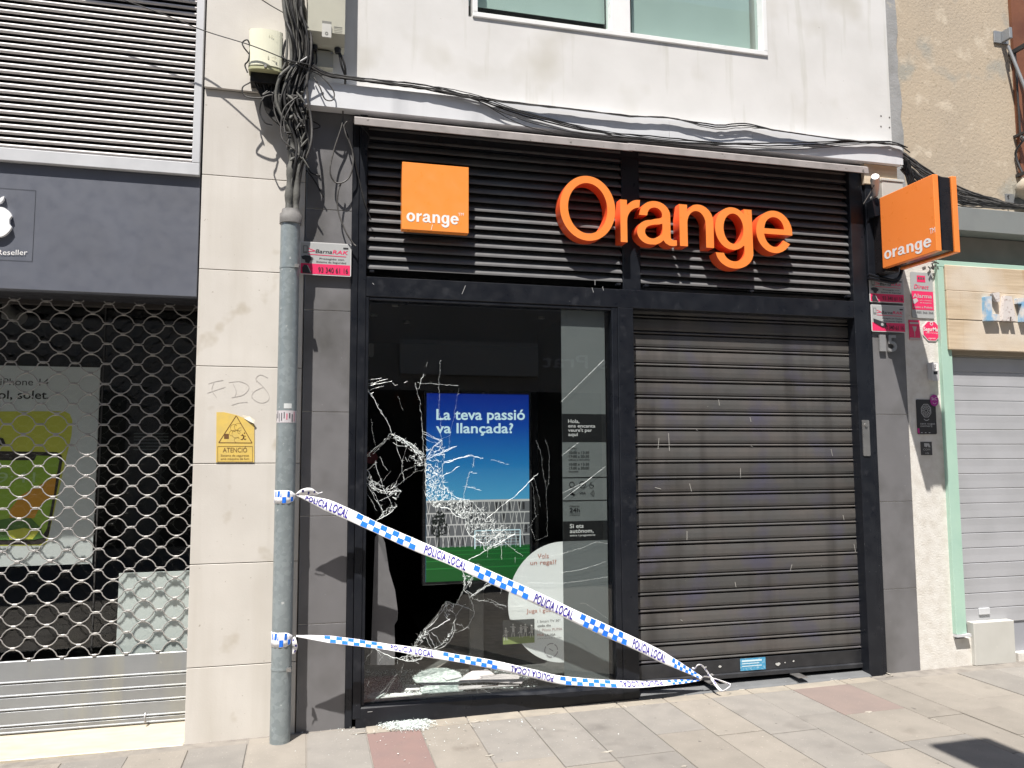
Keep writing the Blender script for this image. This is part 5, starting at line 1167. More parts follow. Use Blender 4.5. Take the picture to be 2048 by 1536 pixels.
mb.add([(X(u), -.004, Z(v)) for u, v in ((.3, .1), (.75, .12), (.85, .4), (.7, .42), (.6, .25), (.55, .4), (.3, .35))], [tuple(range(7))]); put_text(mb, 'COM', X(.2), X(.8), Z(.65), .014, -.004); put_text(mb, 'IS', X(.4), X(.7), Z(.92), .012, -.004); mb.build('print', ink((.42, .42, .42)), o)
# stickers on the pole are added with the pole

# ================================================================== RIGHT BUILDING
xg_ = P(1876, 700).x
rb = empty('beige_building', 'old beige plastered building at the right edge with a mint framed shop below', 'building', (5.3, .3, 0))
ybp = .15
MB().box(x1w+.002, 7.5, ybp, .6, 3.30, 7.2).build('plaster_wall', PLASTER, rb)
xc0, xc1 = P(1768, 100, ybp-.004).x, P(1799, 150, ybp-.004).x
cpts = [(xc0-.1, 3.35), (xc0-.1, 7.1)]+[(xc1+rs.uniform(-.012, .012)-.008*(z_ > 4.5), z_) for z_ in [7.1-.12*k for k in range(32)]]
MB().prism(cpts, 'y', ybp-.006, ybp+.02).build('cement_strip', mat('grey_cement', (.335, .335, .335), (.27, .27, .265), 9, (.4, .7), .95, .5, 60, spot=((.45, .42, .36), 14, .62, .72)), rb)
xrc0, xrc1 = xb2+.002, (P(1878, 700).x+P(1911, 1250).x)/2
zbm0 = (P(1918, 460, -.1).z+P(2048, 470, -.1).z)/2
m = MB(); m.box(xrc0, xrc1, -.0, .4, gz(4.6)-.05, zbm0-.005); m.build('roughcast_pier', STUCCO2, rb)
xlow = P(1948, 1300, -.0).x; m = MB(); m.box(xrc1+.0005, xlow, -.0008, .4, gz(4.9)-.05, P(1930, 1277, 0).z); m.build('roughcast_foot', STUCCO2, rb)
m = MB(); m.box(xrc1+.001, 7.4, .045, .4, 3.06, zbm0-.006); m.build('shadow_wall', mat('shaded_plaster', (.28, .26, .235), (.22, .21, .19), 5, (.35, .7), .9, .3, 40), rb)  # wall under the beam: its shade is put into the plaster colour
bz1_ = (P(1915, 414, -.1).z+P(2048, 424, -.1).z)/2
m = MB(); m.prism([(-.10, zbm0), (-.10, bz1_), (ybp-.002, bz1_+.02), (ybp-.002, zbm0)], 'x', xb2+.03, 7.4); m.build('beam', BEAM, rb, bevel=.003)
# mint frame
mf = empty('mint_door_frame', 'mint green painted frame around the grey shutter at the right edge', 'door frame', (5.2, 0, .2))
ym = -.035; zmt = (P(1880, 518, ym).z+P(2048, 534, ym).z)/2; zmb = P(1930, 1268, ym).z
xi = (P(1911, 760, ym).x+P(1935, 1260, ym).x)/2; xo = (P(1876, 560, ym).x+P(1913, 1262, ym).x)/2
MB().box(xo, xi-.05, ym, .09, zmb, zmt-.052).build('post', GREEN, mf, bevel=.002)
MB().box(xi-.049, xi, ym+.012, .09, zmb, zmt-.053).build('post', GREEN, mf, bevel=.003)
MB().box(xo, 7.3, ym, .0, zmt-.05, zmt).build('head', GREEN, mf, bevel=.002)
MB().box(xo-.0, xi+.02, ym-.006, .06, zmb-.02, zmb-.001).build('foot_plate', ALUF, mf)
# wooden sign planks
yw = -.045
xw_ = (P(1893, 540, yw).x+P(1897, 700, yw).x)/2
ws = empty('wooden_sign', 'weathered pine plank sign with pale painted letters over the grey shutter', 'sign', (5.6, yw, 2.4))
zs4 = [P(1960, y, yw).z for y in (533.5, 584, 641, 701)]
for a, b, c in zip(zs4[:-1], zs4[1:], (0, .003, 0)):
    MB().box(xw_, 7.2, yw-c, -.005, b+.0015, a-.0015).build('plank', WOOD, ws, bevel=.003)
MB().box(xw_+.02, 7.2, -.0045, .03, zs4[-1]-.03, zs4[0]-.02).build('backing', mat('sign_backing', (.3, .26, .2), rough=.8), ws)
cW = crop(1900, 520, 7.68); yl = -.085
def wl(pts, m, th=.04): return MB().prism([(P(*cW(*p), yl).x, P(*cW(*p), yl).z) for p in pts], 'y', yl, yl+th).build('letter', m, ws, bevel=.002)
BW = mat('worn_blue_paint', (.20, .40, .60), (.62, .60, .58), 14, (.4, .6), .8, .2, 60); WW = mat('worn_white_paint', (.62, .58, .56), (.30, .22, .2), 40, (.55, .7), .8, .2, 60)
wl([(545, 560), (640, 552), (650, 830), (770, 835), (770, 930), (560, 930)], BW)
wl([(650, 505), (760, 495), (770, 640), (720, 640)], WW, .03)
wl([(845, 545), (950, 560), (1020, 940), (950, 935), (945, 870), (925, 870), (915, 935), (810, 930)], WW)
wl([(1045, 585), (1180, 580), (1300, 590), (1300, 665), (1180, 670), (1175, 950), (1105, 945), (1105, 670), (1045, 668)], BW)
# sectional grey shutter
ygs = .035; gs = empty('grey_shutter', 'pale grey slatted shutter under the wooden sign at the right edge', 'shutter', (6, ygs, .25))
zsl = [P(1980, y, ygs).z for y in (706+0, 744)]
cQ = crop(1680, 620, 4.516); z_a = P(*cQ(1250, 560), ygs).z; z_b = P(*crop(1680, 940, 3.339)(930, 1000), ygs).z
nn = 18
q_ = P(*cQ(1250, 690), ygs).z-P(*cQ(1250, 1345), ygs).z; ps = q_/5
k = 0; z = z_a
MB().box(xi+.002, 7.2, ygs-.004, .06, z_a+ps+.002, z_a+ps+.10).build('header', mat('beige_header', (.30, .28, .24), rough=.6), gs)
b0 = MB().prism([(ygs+.012, z_a), (ygs+.001, z_a+.0005), (ygs-.001, z_a+.004), (ygs, z_a+ps*.5), (ygs-.001, z_a+ps-.006), (ygs+.005, z_a+ps-.001), (ygs+.012, z_a+ps-.0008)], 'x', xi-.03, 7.2).build('slat', SHUTR, gs)
while z-ps > z_b-.03: z -= ps; rep(b0, (0, 0, z-z_a), gs)
zfin = z
MB().box(xi-.03, 7.2, ygs+.008, .05, gz(5)+.0, zfin-.002).build('base_panel', mat('base_panel', (.30, .31, .34), rough=.5), gs)
a = P(1960, 1230, .02); MB().box(a.x, a.x+.1, ygs-.012, ygs, a.z, a.z+.05).build('lock', ALUF, gs, bevel=.003)
# cream utility box
A = P(1945, 1240, -.03); B = P(2032, 1322, -.03)
o = MB(); o.box(P(1948, 1280, -.03).x, P(2030, 1290, -.03).x, -.035, .033, gz(5.3)-.01, P(1985, 1243, -.03).z); o_ = o.build('utility_box', CREAMG, bevel=.004); tag(o_, 'low pale metal utility box at the foot of the grey shutter', 'box')
MB().box(7.3, 7.5, -.01, .4, -.1, zbm0-.01).build('far_pier', STUCCO2, rb)
MB().box(P(2034, 1300, -.01).x, 7.25, -.02, .2, gz(5.5)-.02, gz(5.5)+.05).build('step', STUCCO2, rb)
# balcony bits
bcx = P(2010, 73, ybp).x
fl = empty('flagpole_bracket', 'grey wall bracket with slanted rod at the top right', 'bracket', (bcx, ybp, P(2010, 90, ybp).z))
a = P(1989, 60, ybp-.02); b = P(2019, 88, ybp-.02); MB().box(a.x, b.x, ybp-.015, ybp-.001, b.z, a.z).build('plate', SHUTL, fl, bevel=.002)
MB().box(a.x+.07, a.x+.10, ybp-.10, ybp-.015, b.z+.005, a.z-.005).build('lug', SHUTL, fl, bevel=.003)
p = P(2016, 92, ybp-.06); q = P(2062, 205, ybp-.16); MB().tube([p, q], .013, 8).build('rod', SHUTL, fl)
xbl = P(2018, 109, ybp).x
zt_b, zm_b, zl_b = P(2018, 109, ybp).z, P(2026, 274, ybp).z, P(2031, 352, ybp).z
ba = empty('iron_balcony', 'wrought iron balcony side with scrollwork at the right edge', 'balcony', (xbl, ybp, zl_b))
IRON = mat('wrought_iron', (.03, .03, .032), rough=.5)
for z_, t_ in ((zt_b, .018), (zm_b, .010), (zl_b, .012)): MB().box(xbl-.012, xbl+.012, -.62, ybp-.001, z_-t_, z_+t_).build('rail', IRON, ba)
for k in range(7):
    yy = ybp-.06-k*.105
    MB().tube([(xbl, yy, zm_b), (xbl, yy, zt_b)], .008, 6).build('baluster', IRON, ba)
    MB().tube(cr([(xbl, yy, zm_b), (xbl-.01, yy-.035, zm_b-.06), (xbl-.02, yy+.03, zm_b-.13), (xbl-.01, yy+.04, zm_b-.2), (xbl, yy, zl_b)], 4), .010, 6).build('scroll', IRON, ba)
    MB().tube([(xbl-.01+.022*math.cos(t*.5), yy-.03, zm_b-.05+.022*math.sin(t*.5)) for t in range(12)], .006, 5).build('scroll', IRON, ba)
MB().box(xbl+.03, xbl+2, -.6, ybp-.001, zl_b-.06, zl_b-.014).build('floor_slab', STONE, ba)
for k in range(4): MB().box(xbl+.02+k*.30, xbl+.30+k*.30, ybp-.03, ybp-.002, zl_b-.012, 6.6).build('shutter_leaf', mat('brown_wood', (.20, .075, .035), (.14, .05, .025), 5, (.4, .7), .6), ba)
co = MB(); p = P(2050, 378, .06); co.tube([(p.x, .06, p.z-.085), (p.x, .06, p.z-.06), (p.x+.004, .05, p.z-.01), (p.x+.008, .04, p.z+.04), (p.x+.01, .05, p.z+.075)], [.02, .055, .085, .08, .05], 9); co.box(p.x-.03, p.x+.05, .06, ybp+.02, p.z-.05, p.z+.06); tag(co.build('stone_corbel', PLASTER), 'rounded beige stone corbel under the iron balcony', 'corbel')
a = P(2011, 387, ybp-.01); b = P(2045, 414, ybp-.01); o = MB(); o.box(a.x, b.x+.3, ybp-.012, ybp-.001, b.z, a.z); o_ = o.build('wall_plate', SHUTL); tag(o_, 'bolted grey steel wall plate above the beam at the right edge', 'plate')
mb = MB()
for u, v in ((2016, 392), (2035, 393), (2016, 408), (2035, 410)): p = P(u, v, ybp-.014); mb.cyl((p.x, ybp-.0125, p.z), (p.x, ybp-.022, p.z), .006, seg=8)
mb.build('bolt', IRON, o_)
# small tangled fitting under the blade sign
mb = MB(); p = P(1860, 532, -.03)
for k in range(9): q = Vector((p.x+rc.uniform(-.05, .05), -.03+rc.uniform(-.02, .02), p.z+rc.uniform(-.05, .05))); mb.tube([q, q+Vector((rc.uniform(-.05, .05), rc.uniform(-.02, .0), rc.uniform(-.05, .05)))], .005, 5)
tag(mb.build('cable_fitting', CABLEG), 'small grey tangled cable fitting under the blade sign', 'fitting')

# ================================================================== POLE + CABLES
yp_ = -.128; xp = P(571, 980, yp_).x+.0; ptop = P(579, 447, yp_); pbot = G(563, 1480)
xpt, xpb = P(580.5, 480, yp_).x, P(560, 1470, yp_).x; xpc = (xpt+xpb)/2; rp = .0585
pole = empty('galvanised_pipe', 'tall galvanised cable riser pipe standing against the beige pilaster', 'pipe', (xpc, yp_, gz(xpc)))
zt2 = P(580, 447, yp_).z
MB().cyl((xpb, yp_, gz(xpb)-.02), (xpt, yp_, zt2), rp, seg=32).build('tube', GALV, pole)
MB().tube([(xpt, yp_, zt2-.005), (xpt, yp_, zt2+.055), (xpt, yp_, zt2+.06), (xpt, yp_, zt2+.085)], [.066, .066, .058, .052], 28).build('collar', GALVD, pole)
for v in (536, 1335):
    p = P(575, v, yp_); xx = xpb+(xpt-xpb)*(p.z-gz(0))/(zt2-gz(0))
    m = MB(); m.cyl((xx, yp_, p.z-.006), (xx, yp_, p.z+.006), rp+.0018, seg=32); c = m.build('band_clamp', GALV, pole); MB().box(xx+.03, xx+.055, yp_-.072, yp_-.045, p.z-.008, p.z+.012).build('clamp_screw', STEEL, c)
def onpole(px, py): 
    p = P(px, py, yp_); return p.z
mb = MB(); z1, z0 = onpole(575, 822), onpole(575, 846)
def wrapstrip(mb, z0, z1, a0, a1, r, mi=0, n=14, dz=0):
    vs = []
    for k in range(n+1):
        t = math.radians(a0+(a1-a0)*k/n); xx = xpb+(xpt-xpb)*((z0+z1)/2-gz(0))/(zt2-gz(0))
        for z in (z0+dz*k/n, z1+dz*k/n): vs.append((xx+r*math.cos(t), yp_+r*math.sin(t), z))
    mb.add(vs, [(2*k, 2*k+2, 2*k+3, 2*k+1) for k in range(n)], mi)
wrapstrip(mb, z0, z1, 190, 345, rp+.001); o = mb.build('pipe_sticker', ink((.55, .52, .54))); tag(o, 'torn pinkish white paper sticker wrapped round the galvanised pipe', 'sticker')
mb = MB()
for k in range(9): a0 = 195+k*15; wrapstrip(mb, z0+rc.uniform(0, .03), z0+rc.uniform(.035, .07), a0, a0+rc.uniform(4, 10), rp+.0018, rc.choice([0, 1]), 3)
mb.build('print', [ink((.08, .08, .09)), ink((.6, .12, .2))], o)
mb = MB(); wrapstrip(mb, onpole(575, 818), onpole(575, 808), 255, 300, rp+.001); o = mb.build('pipe_sticker', ink((.6, .63, .63))); tag(o, 'little white paper scrap on the pipe above the pinkish sticker', 'sticker')

def cable_path(pts, amp=.004, n=6, seed=0, y0=None):
    r = random.Random(seed); q = cr(pts, n)
    return [v+Vector((r.gauss(0, amp), r.gauss(0, amp*.5), r.gauss(0, amp))) if 0 < i < len(q)-1 else v for i, v in enumerate(q)]
# vertical bundle
vb_ = empty('cable_bundle', 'thick tangled bundle of black cables rising from the galvanised pipe to the top edge', 'cables', (P(600, 0, -.1).x, -.08, zt2))
center = [(583, 425), (586, 380), (594, 330), (600, 290), (592, 245), (578, 200), (590, 160), (604, 120), (600, 70), (590, 30), (582, -40)]
spread = [6, 9, 9, 14, 22, 26, 24, 20, 20, 18, 20]
rb_ = random.Random(21)
for k in range(7):
    off = (k-3)/3.6
    MB().tube(cr([P(cx_+off*s_*.8, cy_, -.085+.01*(k % 3)) for (cx_, cy_), s_ in zip(center, spread)], 5), [.012+.004*((i*7+k) % 3) for i in range(51)], 8).build('cable', CABLE, vb_)
for k in range(34):
    off = rb_.uniform(-1, 1); yo = rb_.uniform(-.05, .05); pts = []
    o2 = off
    for (cx_, cy_), s_ in zip(center, spread):
        o2 = .75*o2+.25*off+rb_.gauss(0, .22); pts.append(P(cx_+o2*s_*1.05, cy_+rb_.uniform(-8, 8), -.10+yo*.9+rb_.gauss(0, .008)))
    MB().tube(cr(pts, 5), rb_.choice([.004, .005, .006, .008, .011]), 6).build('cable', rb_.choice([CABLE, CABLE, CABLE, CABLEG, CONDU]), vb_)
for (u0, w_) in ((577, .024), (591, .021)):
    pts = [P(u0+a, b, -.13) for a, b in ((0, 432), (1, 400), (4, 350), (8, 310), (4, 280))]; q = cr(pts, 5)
    MB().tube(q, [w_*(1+.18*math.sin(i*1.3)) for i in range(len(q))], 10).build('taped_sleeve', CONDU, vb_)
for k, (pp_, rr2) in enumerate((([(588, 300), (584, 262), (580, 225), (590, 190), (600, 150)], .034), ([(598, 305), (600, 265), (604, 225), (606, 180)], .026), ([(572, 255), (568, 225), (572, 195), (584, 165)], .022), ([(604, 140), (602, 90), (598, 40), (594, -30)], .030), ([(612, 140), (612, 90), (606, 40), (600, -30)], .02))):
    q = cr([P(a, b, -.075) for a, b in pp_], 5); MB().tube(q, [rr2*(.8+.25*math.sin(i*.9+k)) for i in range(len(q))], 10).build('splice_sleeve', CABLE, vb_)
# tape lumps, connectors
for k in range(26):
    a, b = rb_.uniform(575, 612), rb_.uniform(185, 330); p = P(a, b, -.15+rb_.uniform(-.02, .02)); d = Vector((rb_.uniform(-1, 1), rb_.uniform(-.4, .4), rb_.uniform(-1.4, 1.4)))*.025
    MB().tube([p-d, p, p+d], [.004, rb_.uniform(.006, .012), .005], 6).build('connector', rb_.choice([CONDU, CABLEG, CABLE]), vb_)
# loops around
loops = [[(606, 200), (560, 190), (548, 215), (560, 250), (580, 262)], [(640, 150), (655, 165), (668, 185), (665, 200), (650, 198), (640, 175), (628, 155)], [(600, 190), (570, 215), (562, 250), (566, 280), (590, 300)],
         [(560, 165), (546, 190), (548, 210), (562, 225)], [(590, 200), (575, 225), (568, 245), (570, 265)], [(500, 110), (488, 95), (485, 85), (495, 80), (500, 95), (497, 120), (490, 130), (495, 145)], [(570, 130), (566, 100), (572, 80), (566, 120), (575, 140)],
         [(500, 165), (485, 175), (490, 192), (520, 196), (545, 190), (608, 192)], [(535, 182), (525, 190), (540, 184), (548, 188)], [(545, 250), (530, 245), (520, 225), (522, 205), (528, 195)],
         [(686, 222), (684, 250), (668, 300), (660, 340), (668, 362), (682, 366), (698, 355), (706, 330), (704, 300), (692, 270), (685, 240)], [(682, 366), (676, 385), (676, 420), (690, 460), (705, 485), (712, 492)], [(690, 258), (705, 300), (716, 350), (728, 400), (742, 440)],
         [(703, 238), (692, 245), (688, 255)], [(608, 250), (602, 240), (594, 228), (590, 215)], [(560, 110), (575, 120), (620, 130)],
         [(600, 180), (612, 230), (640, 252), (620, 260)], [(606, 300), (615, 330), (622, 345), (640, 352)], [(612, 340), (628, 360), (648, 395)], [(720, 250), (732, 262), (738, 275), (733, 300)]]
dp = [-.13, -.12, -.16, -.13, -.16, -.15, -.14, -.13, -.13, -.14, -.055, -.05, -.03, -.06, -.17, -.15, -.04, -.03, -.03, -.06]
for i, (lp_, d_) in enumerate(zip(loops, dp)):
    MB().tube(cr([P(a, b, d_-.008*(j % 2)) for j, (a, b) in enumerate(lp_)], 7), .0045 if i not in (10, 11) else .005, 6).build('loose_cable', rb_.choice([CABLE, CABLEG]) if i != 10 else CABLEG, vb_)
# under-box cables
for k in range(10):
    x_ = 507+k*6; MB().tube(cr([P(x_, 142, -.10), P(x_+2, 165, -.10+.01*(k % 3)), P(525+k*3, 195, -.09), P(535+k*3, 225, -.08), P(560+k*2, 250, -.09), P(590, 268, -.10)], 5), .007, 6).build('cable', CABLE, vb_)
# bar strap
MB().tube([P(570, 143, -.14), P(620, 112, -.14)], .009, 8).build('strap_bar', ink((.22, .22, .22), .4), vb_)
# horizontal bundle over the canopy
hb = empty('cable_run', 'run of black cables draped along the top of the grey canopy towards the right', 'cables', (2.2, -.1, cz1))
runs = []
for k in range(11):
    s_ = rb_.uniform(-1, 1)
    runs.append(([(605+rb_.uniform(-6, 6), 120+s_*8), (650, 148+s_*5), (700, 157+s_*4), (770, 166+s_*5), (850, 176+s_*6), (940, 192+s_*7+rb_.uniform(0, 8))], k))
for pts, k in runs:
    s_ = rb_.uniform(-1, 1)
    if k in (1, 3): continue
    if k < 5: ext = [(1050, 232+k*5), (1180, 262+k*4), (1300, 272+k*3), (1420, 284+k*3), (1560, 292+k*2), (1700, 284+k*1.5), (1780, 284), (1815, 295)]
    elif k < 8: ext = [(1020, 196+k*1.5), (1140, 212+k), (1260, 226+k), (1340, 236), (1430, 250+(k-5)*4), (1490, 247+(k-5)*4), (1560, 262), (1700, 281), (1790, 289), (1820, 305)]
    else: ext = [(1040, 205+k*2), (1160, 236+k*2), (1260, 246+k*3), (1400, 268+k*2), (1560, 286), (1700, 283), (1800, 290)]
    q = [P(a, b, -.118-.004*(k % 4)) for a, b in pts+ext]
    MB().tube(cable_path(q, .0015, 6, k), rb_.choice([.003, .004, .005]), 6).build('cable', rb_.choice([CABLE, CABLE, CABLEG]), hb)
# right bundle above the beam
rbu = empty('cable_tangle', 'grey and black cables fanning out above the beam right of the blade sign', 'cables', (5, 0, bz1_))
for k in range(22):
    s_ = rb_.uniform(0, 1); g = rb_.uniform(-1, 1)
    q = [P(1806+rb_.uniform(-6, 6), 300+s_*40, -.05), P(1850, 335+s_*45+g*6, -.03), P(1915, 372+s_*36+g*5, 0), P(1980, 396+s_*18+g*3, .03), P(2060, 414+s_*4, .05), P(2140, 424+s_*3, .06)]
    MB().tube(cable_path(q, .003, 6, 50+k), rb_.choice([.004, .006, .008, .010]), 6).build('cable', rb_.choice([CABLE, CABLEG, CABLEG, mat('light_cable', (.3, .29, .28), rough=.5) if k == 3 else CABLEG]), rbu)
for k in range(5):
    q = [P(1806+k*3, 320, -.07), P(1812+k*3, 350, -.06), P(1822+k*3, 385, -.05)]
    MB().tube(cable_path(q, .002, 6, 80+k), .008, 6).build('cable', CABLE, rbu)
# single thin aerial wires
for i, (pts, lab) in enumerate((([(215, -12, -.12), (330, 30, -.13), (410, 62, -.14), (500, 90, -.205), (570, 118, -.20), (640, 150, -.14)], 'thin black aerial wire crossing in front of the white louvre to the cream box'),
                         ([(495, -20, -.14), (540, 10, -.14), (583, 34, -.13)], 'short aerial wire entering the cable bundle at the top edge'))):
    mb = MB(); mb.tube(cr([P(a, b, y) for a, b, y in pts], 6), .0035, 6); tag(mb.build('aerial_wire', CABLE), lab, 'wire')
# --- cream boxes
c4 = crop(460, 0, 4.518)
A = P(*c4(165, 240), -.17); B = P(*c4(478, 660), -.17)
cbx = empty('telecom_box', 'cream telecom box numbered 141 left of the cable bundle', 'box', ((A.x+B.x)/2, -.12, B.z))
x0_, x1_ = (P(*c4(175, 250), -.17).x+P(*c4(160, 620), -.17).x)/2, (P(*c4(465, 260), -.17).x+P(*c4(480, 640), -.17).x)/2
m = MB(); pts = []
for k in range(13):
    u = k/12; pts.append((x0_+(x1_-x0_)*u, -.15-.030*math.sin(math.pi*u)**.6))
pts += [(x1_, -.06), (x0_, -.06)]
m.prism(pts, 'z', B.z+.035, A.z-.005, smooth=False); tcv = m.build('cover', CREAM, cbx, bevel=.008, seg=3)
MB().prism([(x, y*.98) for x, y in pts], 'z', B.z+.012, B.z+.0335).build('lower_lip', mat('dim_cream', (.42, .42, .25), rough=.5), cbx)
MB().box(x0_+.01, x1_-.01, -.12, -.02, B.z-.05, B.z+.011).build('gland_tray', CABLE, cbx)
MB().box(x0_+.05, x1_-.05, -.06, .0, B.z, A.z-.06).build('bracket', SHUTL, cbx)
mb = MB(); put_text(mb, '141', x0_+.115, x0_+.19, B.z+.075, .02, -.1815); put_text(mb, '10 - 11', x0_+.12, x0_+.2, A.z-.055, .012, -.1815); mb.build('print', ink((.45, .44, .33)), tcv)
m = MB(); p = P(*c4(320, 600), -.185); m.cyl((p.x, -.17, p.z), (p.x, -.19, p.z), .008, seg=10); m.build('lock', STEEL, tcv)
# upper grey cream box
x0_, x1_ = P(*c4(703, 150), -.14).x, P(*c4(1040, 200), -.14).x; zb_ = P(*c4(870, 345), -.14).z; zt_ = 5.0
ub = empty('meter_box', 'large greenish grey meter box cut by the top edge, above the canopy', 'box', ((x0_+x1_)/2, -.07, zb_-.04))
m = MB(); m.prism([(-.14, zb_+.04), (-.14, zt_), (.0, zt_), (.0, zb_-.03), (-.09, zb_-.03)], 'x', x0_, x1_); m.build('case', CREAM2, ub, bevel=.008, seg=2)
A = P(*c4(832, 215), -.142); B = P(*c4(915, 345), -.142); MB().prism(rrect(A.x, B.x, B.z, A.z, .004), 'y', -.15, -.141).build('latch', CREAMG, ub, bevel=.002)
mb = MB(); p = P(*c4(873, 300), -.152); ring(mb, p.x, p.z, .008, .004, -.1515); mb.add(quad(A.x, B.x, A.z+.001, A.z+.022, -.1412), [(0,1,2,3)])
for k in range(4): z = P(*c4(970, 245+15*k), -.141).z; line2(mb, [(P(*c4(938, 245), -.141).x, z), (P(*c4(1015, 245), -.141).x, z)], .0022 if k else .004, -.1412)
mb.build('print', ink((.18, .18, .16)), ub)
for u in (765, 975):
    p = P(*c4(u, 372), -.10); MB().tube([(p.x, -.08, zb_-.03), (p.x, -.08, zb_-.06)], [.022, .018], 12).build('gland', CABLE, ub)
p = P(*c4(985, 380), -.1)
for k in range(2): MB().tube(cr([(p.x+.005*k, -.08, zb_-.05), (p.x+.02+.02*k, -.08, zb_-.14), (p.x+.045, -.06, zb_-.22), (p.x+.02+.02*k, -.03, zb_-.34)], 6), .007, 6).build('cable', CABLE, ub)
# small square junction box
A = P(*c4(762, 448), -.06); B = P(*c4(932, 615), -.06)
sj = MB(); sj.prism(rrect(A.x, B.x, B.z, A.z, .008), 'y', -.06, -.001); sj_ = sj.build('junction_box', CREAM2, bevel=.004); tag(sj_, 'small square cream junction box between meter box and canopy', 'box')
mb = MB(); 
for u in (A.x+.012, B.x-.012):
    for v in (A.z-.012, B.z+.012): mb.cyl((u, -.06, v), (u, -.064, v), .006, seg=10)
mb.build('corner_screw', STEEL, sj_)

# ================================================================== POLICE TAPE
TW = ink((.82, .83, .86), .35); TB = ink((.02, .17, .75), .35); TB2 = ink((.03, .015, .26), .4)
TWm = bpy.data.materials.new('tape_film'); TWm.use_nodes = True
_b = TWm.node_tree.nodes['Principled BSDF']; _b.inputs['Base Color'].default_value = (.93, .93, .95, 1); _b.inputs['Roughness'].default_value = .3; _b.inputs['Transmission Weight'].default_value = 0
class Ribbon:
    def __init__(s, pts, width, roll):
        s.q = cr(pts, 10); s.w = width; s.roll = roll; s.d = [0]
        for a, b in zip(s.q[:-1], s.q[1:]): s.d.append(s.d[-1]+(b-a).length)
        s.L = s.d[-1]
    def at(s, u, v, off=0):
        u = min(max(u, 0), s.L-1e-6); import bisect
        i = min(bisect.bisect_right(s.d, u)-1, len(s.q)-2); t = (u-s.d[i])/(s.d[i+1]-s.d[i]); p = s.q[i].lerp(s.q[i+1], t)
        i0, i1 = max(i-1, 0), min(i+2, len(s.q)-1); T = (s.q[i1]-s.q[i0]).normalized()
        n0 = Vector((0, -1, 0)); n0 = (n0-T*n0.dot(T)).normalized(); b0 = T.cross(n0); 
        if b0.z < 0: b0 = -b0
        f = u/s.L
        r = s.roll(f) if callable(s.roll) else s.roll; w = s.w(f) if callable(s.w) else s.w
        bb = b0*math.cos(r)+n0*math.sin(r); nn = n0*math.cos(r)-b0*math.sin(r)
        return p+bb*v*w+nn*(off+.0025*math.sin(u*9+v*2)+.0007*math.sin(u*47+v*7)+.0004*math.sin(u*83-v*11+1))
    def u_at_px(s, px):
        best = 0; bd = 1e9
        for k in range(400):
            u = s.L*k/399; p = s.at(u, 0); d = R3.transposed() @ (p-CAMP); x = 1024+FPX*d.x/-d.z
            if abs(x-px) < bd: bd = abs(x-px); best = u
        return best
def ribbon(name, label, rib, items, n=420, vscale=1):
    mb = MB(); vs = []
    for k in range(n+1):
        u = rib.L*k/n
        for v in (-.5, -.17, .17, .5): vs.append(rib.at(u, v))
    mb.add(vs, [(4*k+j, 4*k+j+1, 4*k+j+5, 4*k+j+4) for k in range(n) for j in range(3)], 0, True)
    o = mb.build(name, TWm); tag(o, label, 'tape', 'police tape strands'); sol = o.modifiers.new('thickness', 'SOLIDIFY'); sol.thickness = .0004; sol.offset = 0
    pr_ = MB()
    for kind, x0, x1, flipv in items:
        u0, u1 = rib.u_at_px(x0), rib.u_at_px(x1)
        if kind == 'check':
            nn = 5; cw = (u1-u0)/(nn*2+.0)
            for i in range(nn*2):
                lo, hi = ((-.01, .44) if i % 2 == 0 else (-.46, -.01))
                a, b = u0+i*cw, u0+(i+1)*cw
                g = [rib.at(a+(b-a)*t, v, .0022) for v in (lo, hi) for t in (0, .5, 1)]
                pr_.add(g, [(0, 1, 4, 3), (1, 2, 5, 4)], 0)
        else:
            vs2, fs2 = text_mesh('POLICIA LOCAL', .022, 1.1); a = min(v[0] for v in vs2); b = max(v[0] for v in vs2); out = []
            for vx, vy in vs2:
                t = (vx-a)/(b-a); h = vy/.72*.74-.37
                if flipv: t = 1-t; h = -h
                out.append(rib.at(u0+t*(u1-u0), h*vscale, .0036))
            pr_.add(out, fs2, 1)
    pr_.build('print', [TB, TB2], o); return o
up_pts = [(594, 990, -.19), (612, 996, -.18), (650, 1009, -.165), (700, 1030, -.15), (760, 1058, -.14), (830, 1090, -.13), (900, 1119, -.12), (1000, 1163, -.11), (1100, 1209, -.10), (1200, 1256, -.095), (1280, 1292, -.085), (1340, 1322, -.075), (1385, 1346, -.065), (1404, 1357, -.06)]
def wup(f): return .078*min(1, .12+f*14)*min(1, .3+(1-f)*6)
r1 = Ribbon([P(a, b, y) for a, b, y in up_pts], wup, lambda f: -.42-.2*math.sin(f*7)-.06*math.sin(f*41))
ribbon('police_tape', 'upper blue chequered police tape strand slanting down from the pipe to the shutter foot', r1,
       [('text', 610, 697, 0), ('check', 712, 832, 0), ('text', 850, 932, 0), ('check', 947, 1058, 0), ('text', 1070, 1146, 0), ('check', 1160, 1254, 0), ('text', 1266, 1330, 0), ('check', 1343, 1398, 0)])
lo_pts = [(592, 1272, -.19), (612, 1274, -.185), (660, 1279, -.175), (720, 1286, -.165), (780, 1294, -.155), (840, 1304, -.145), (900, 1314, -.135), (980, 1328, -.125), (1060, 1346, -.11), (1120, 1360, -.10), (1200, 1366, -.09), (1270, 1369, -.08), (1340, 1365, -.07), (1402, 1359, -.06)]
def wlo(f): return .052*min(1, .15+f*12)*min(1, .25+(1-f)*7)
r2 = Ribbon([P(a, b, y) for a, b, y in lo_pts], wlo, lambda f: -.6-.35*math.sin(f*9)-.1*math.sin(f*37))
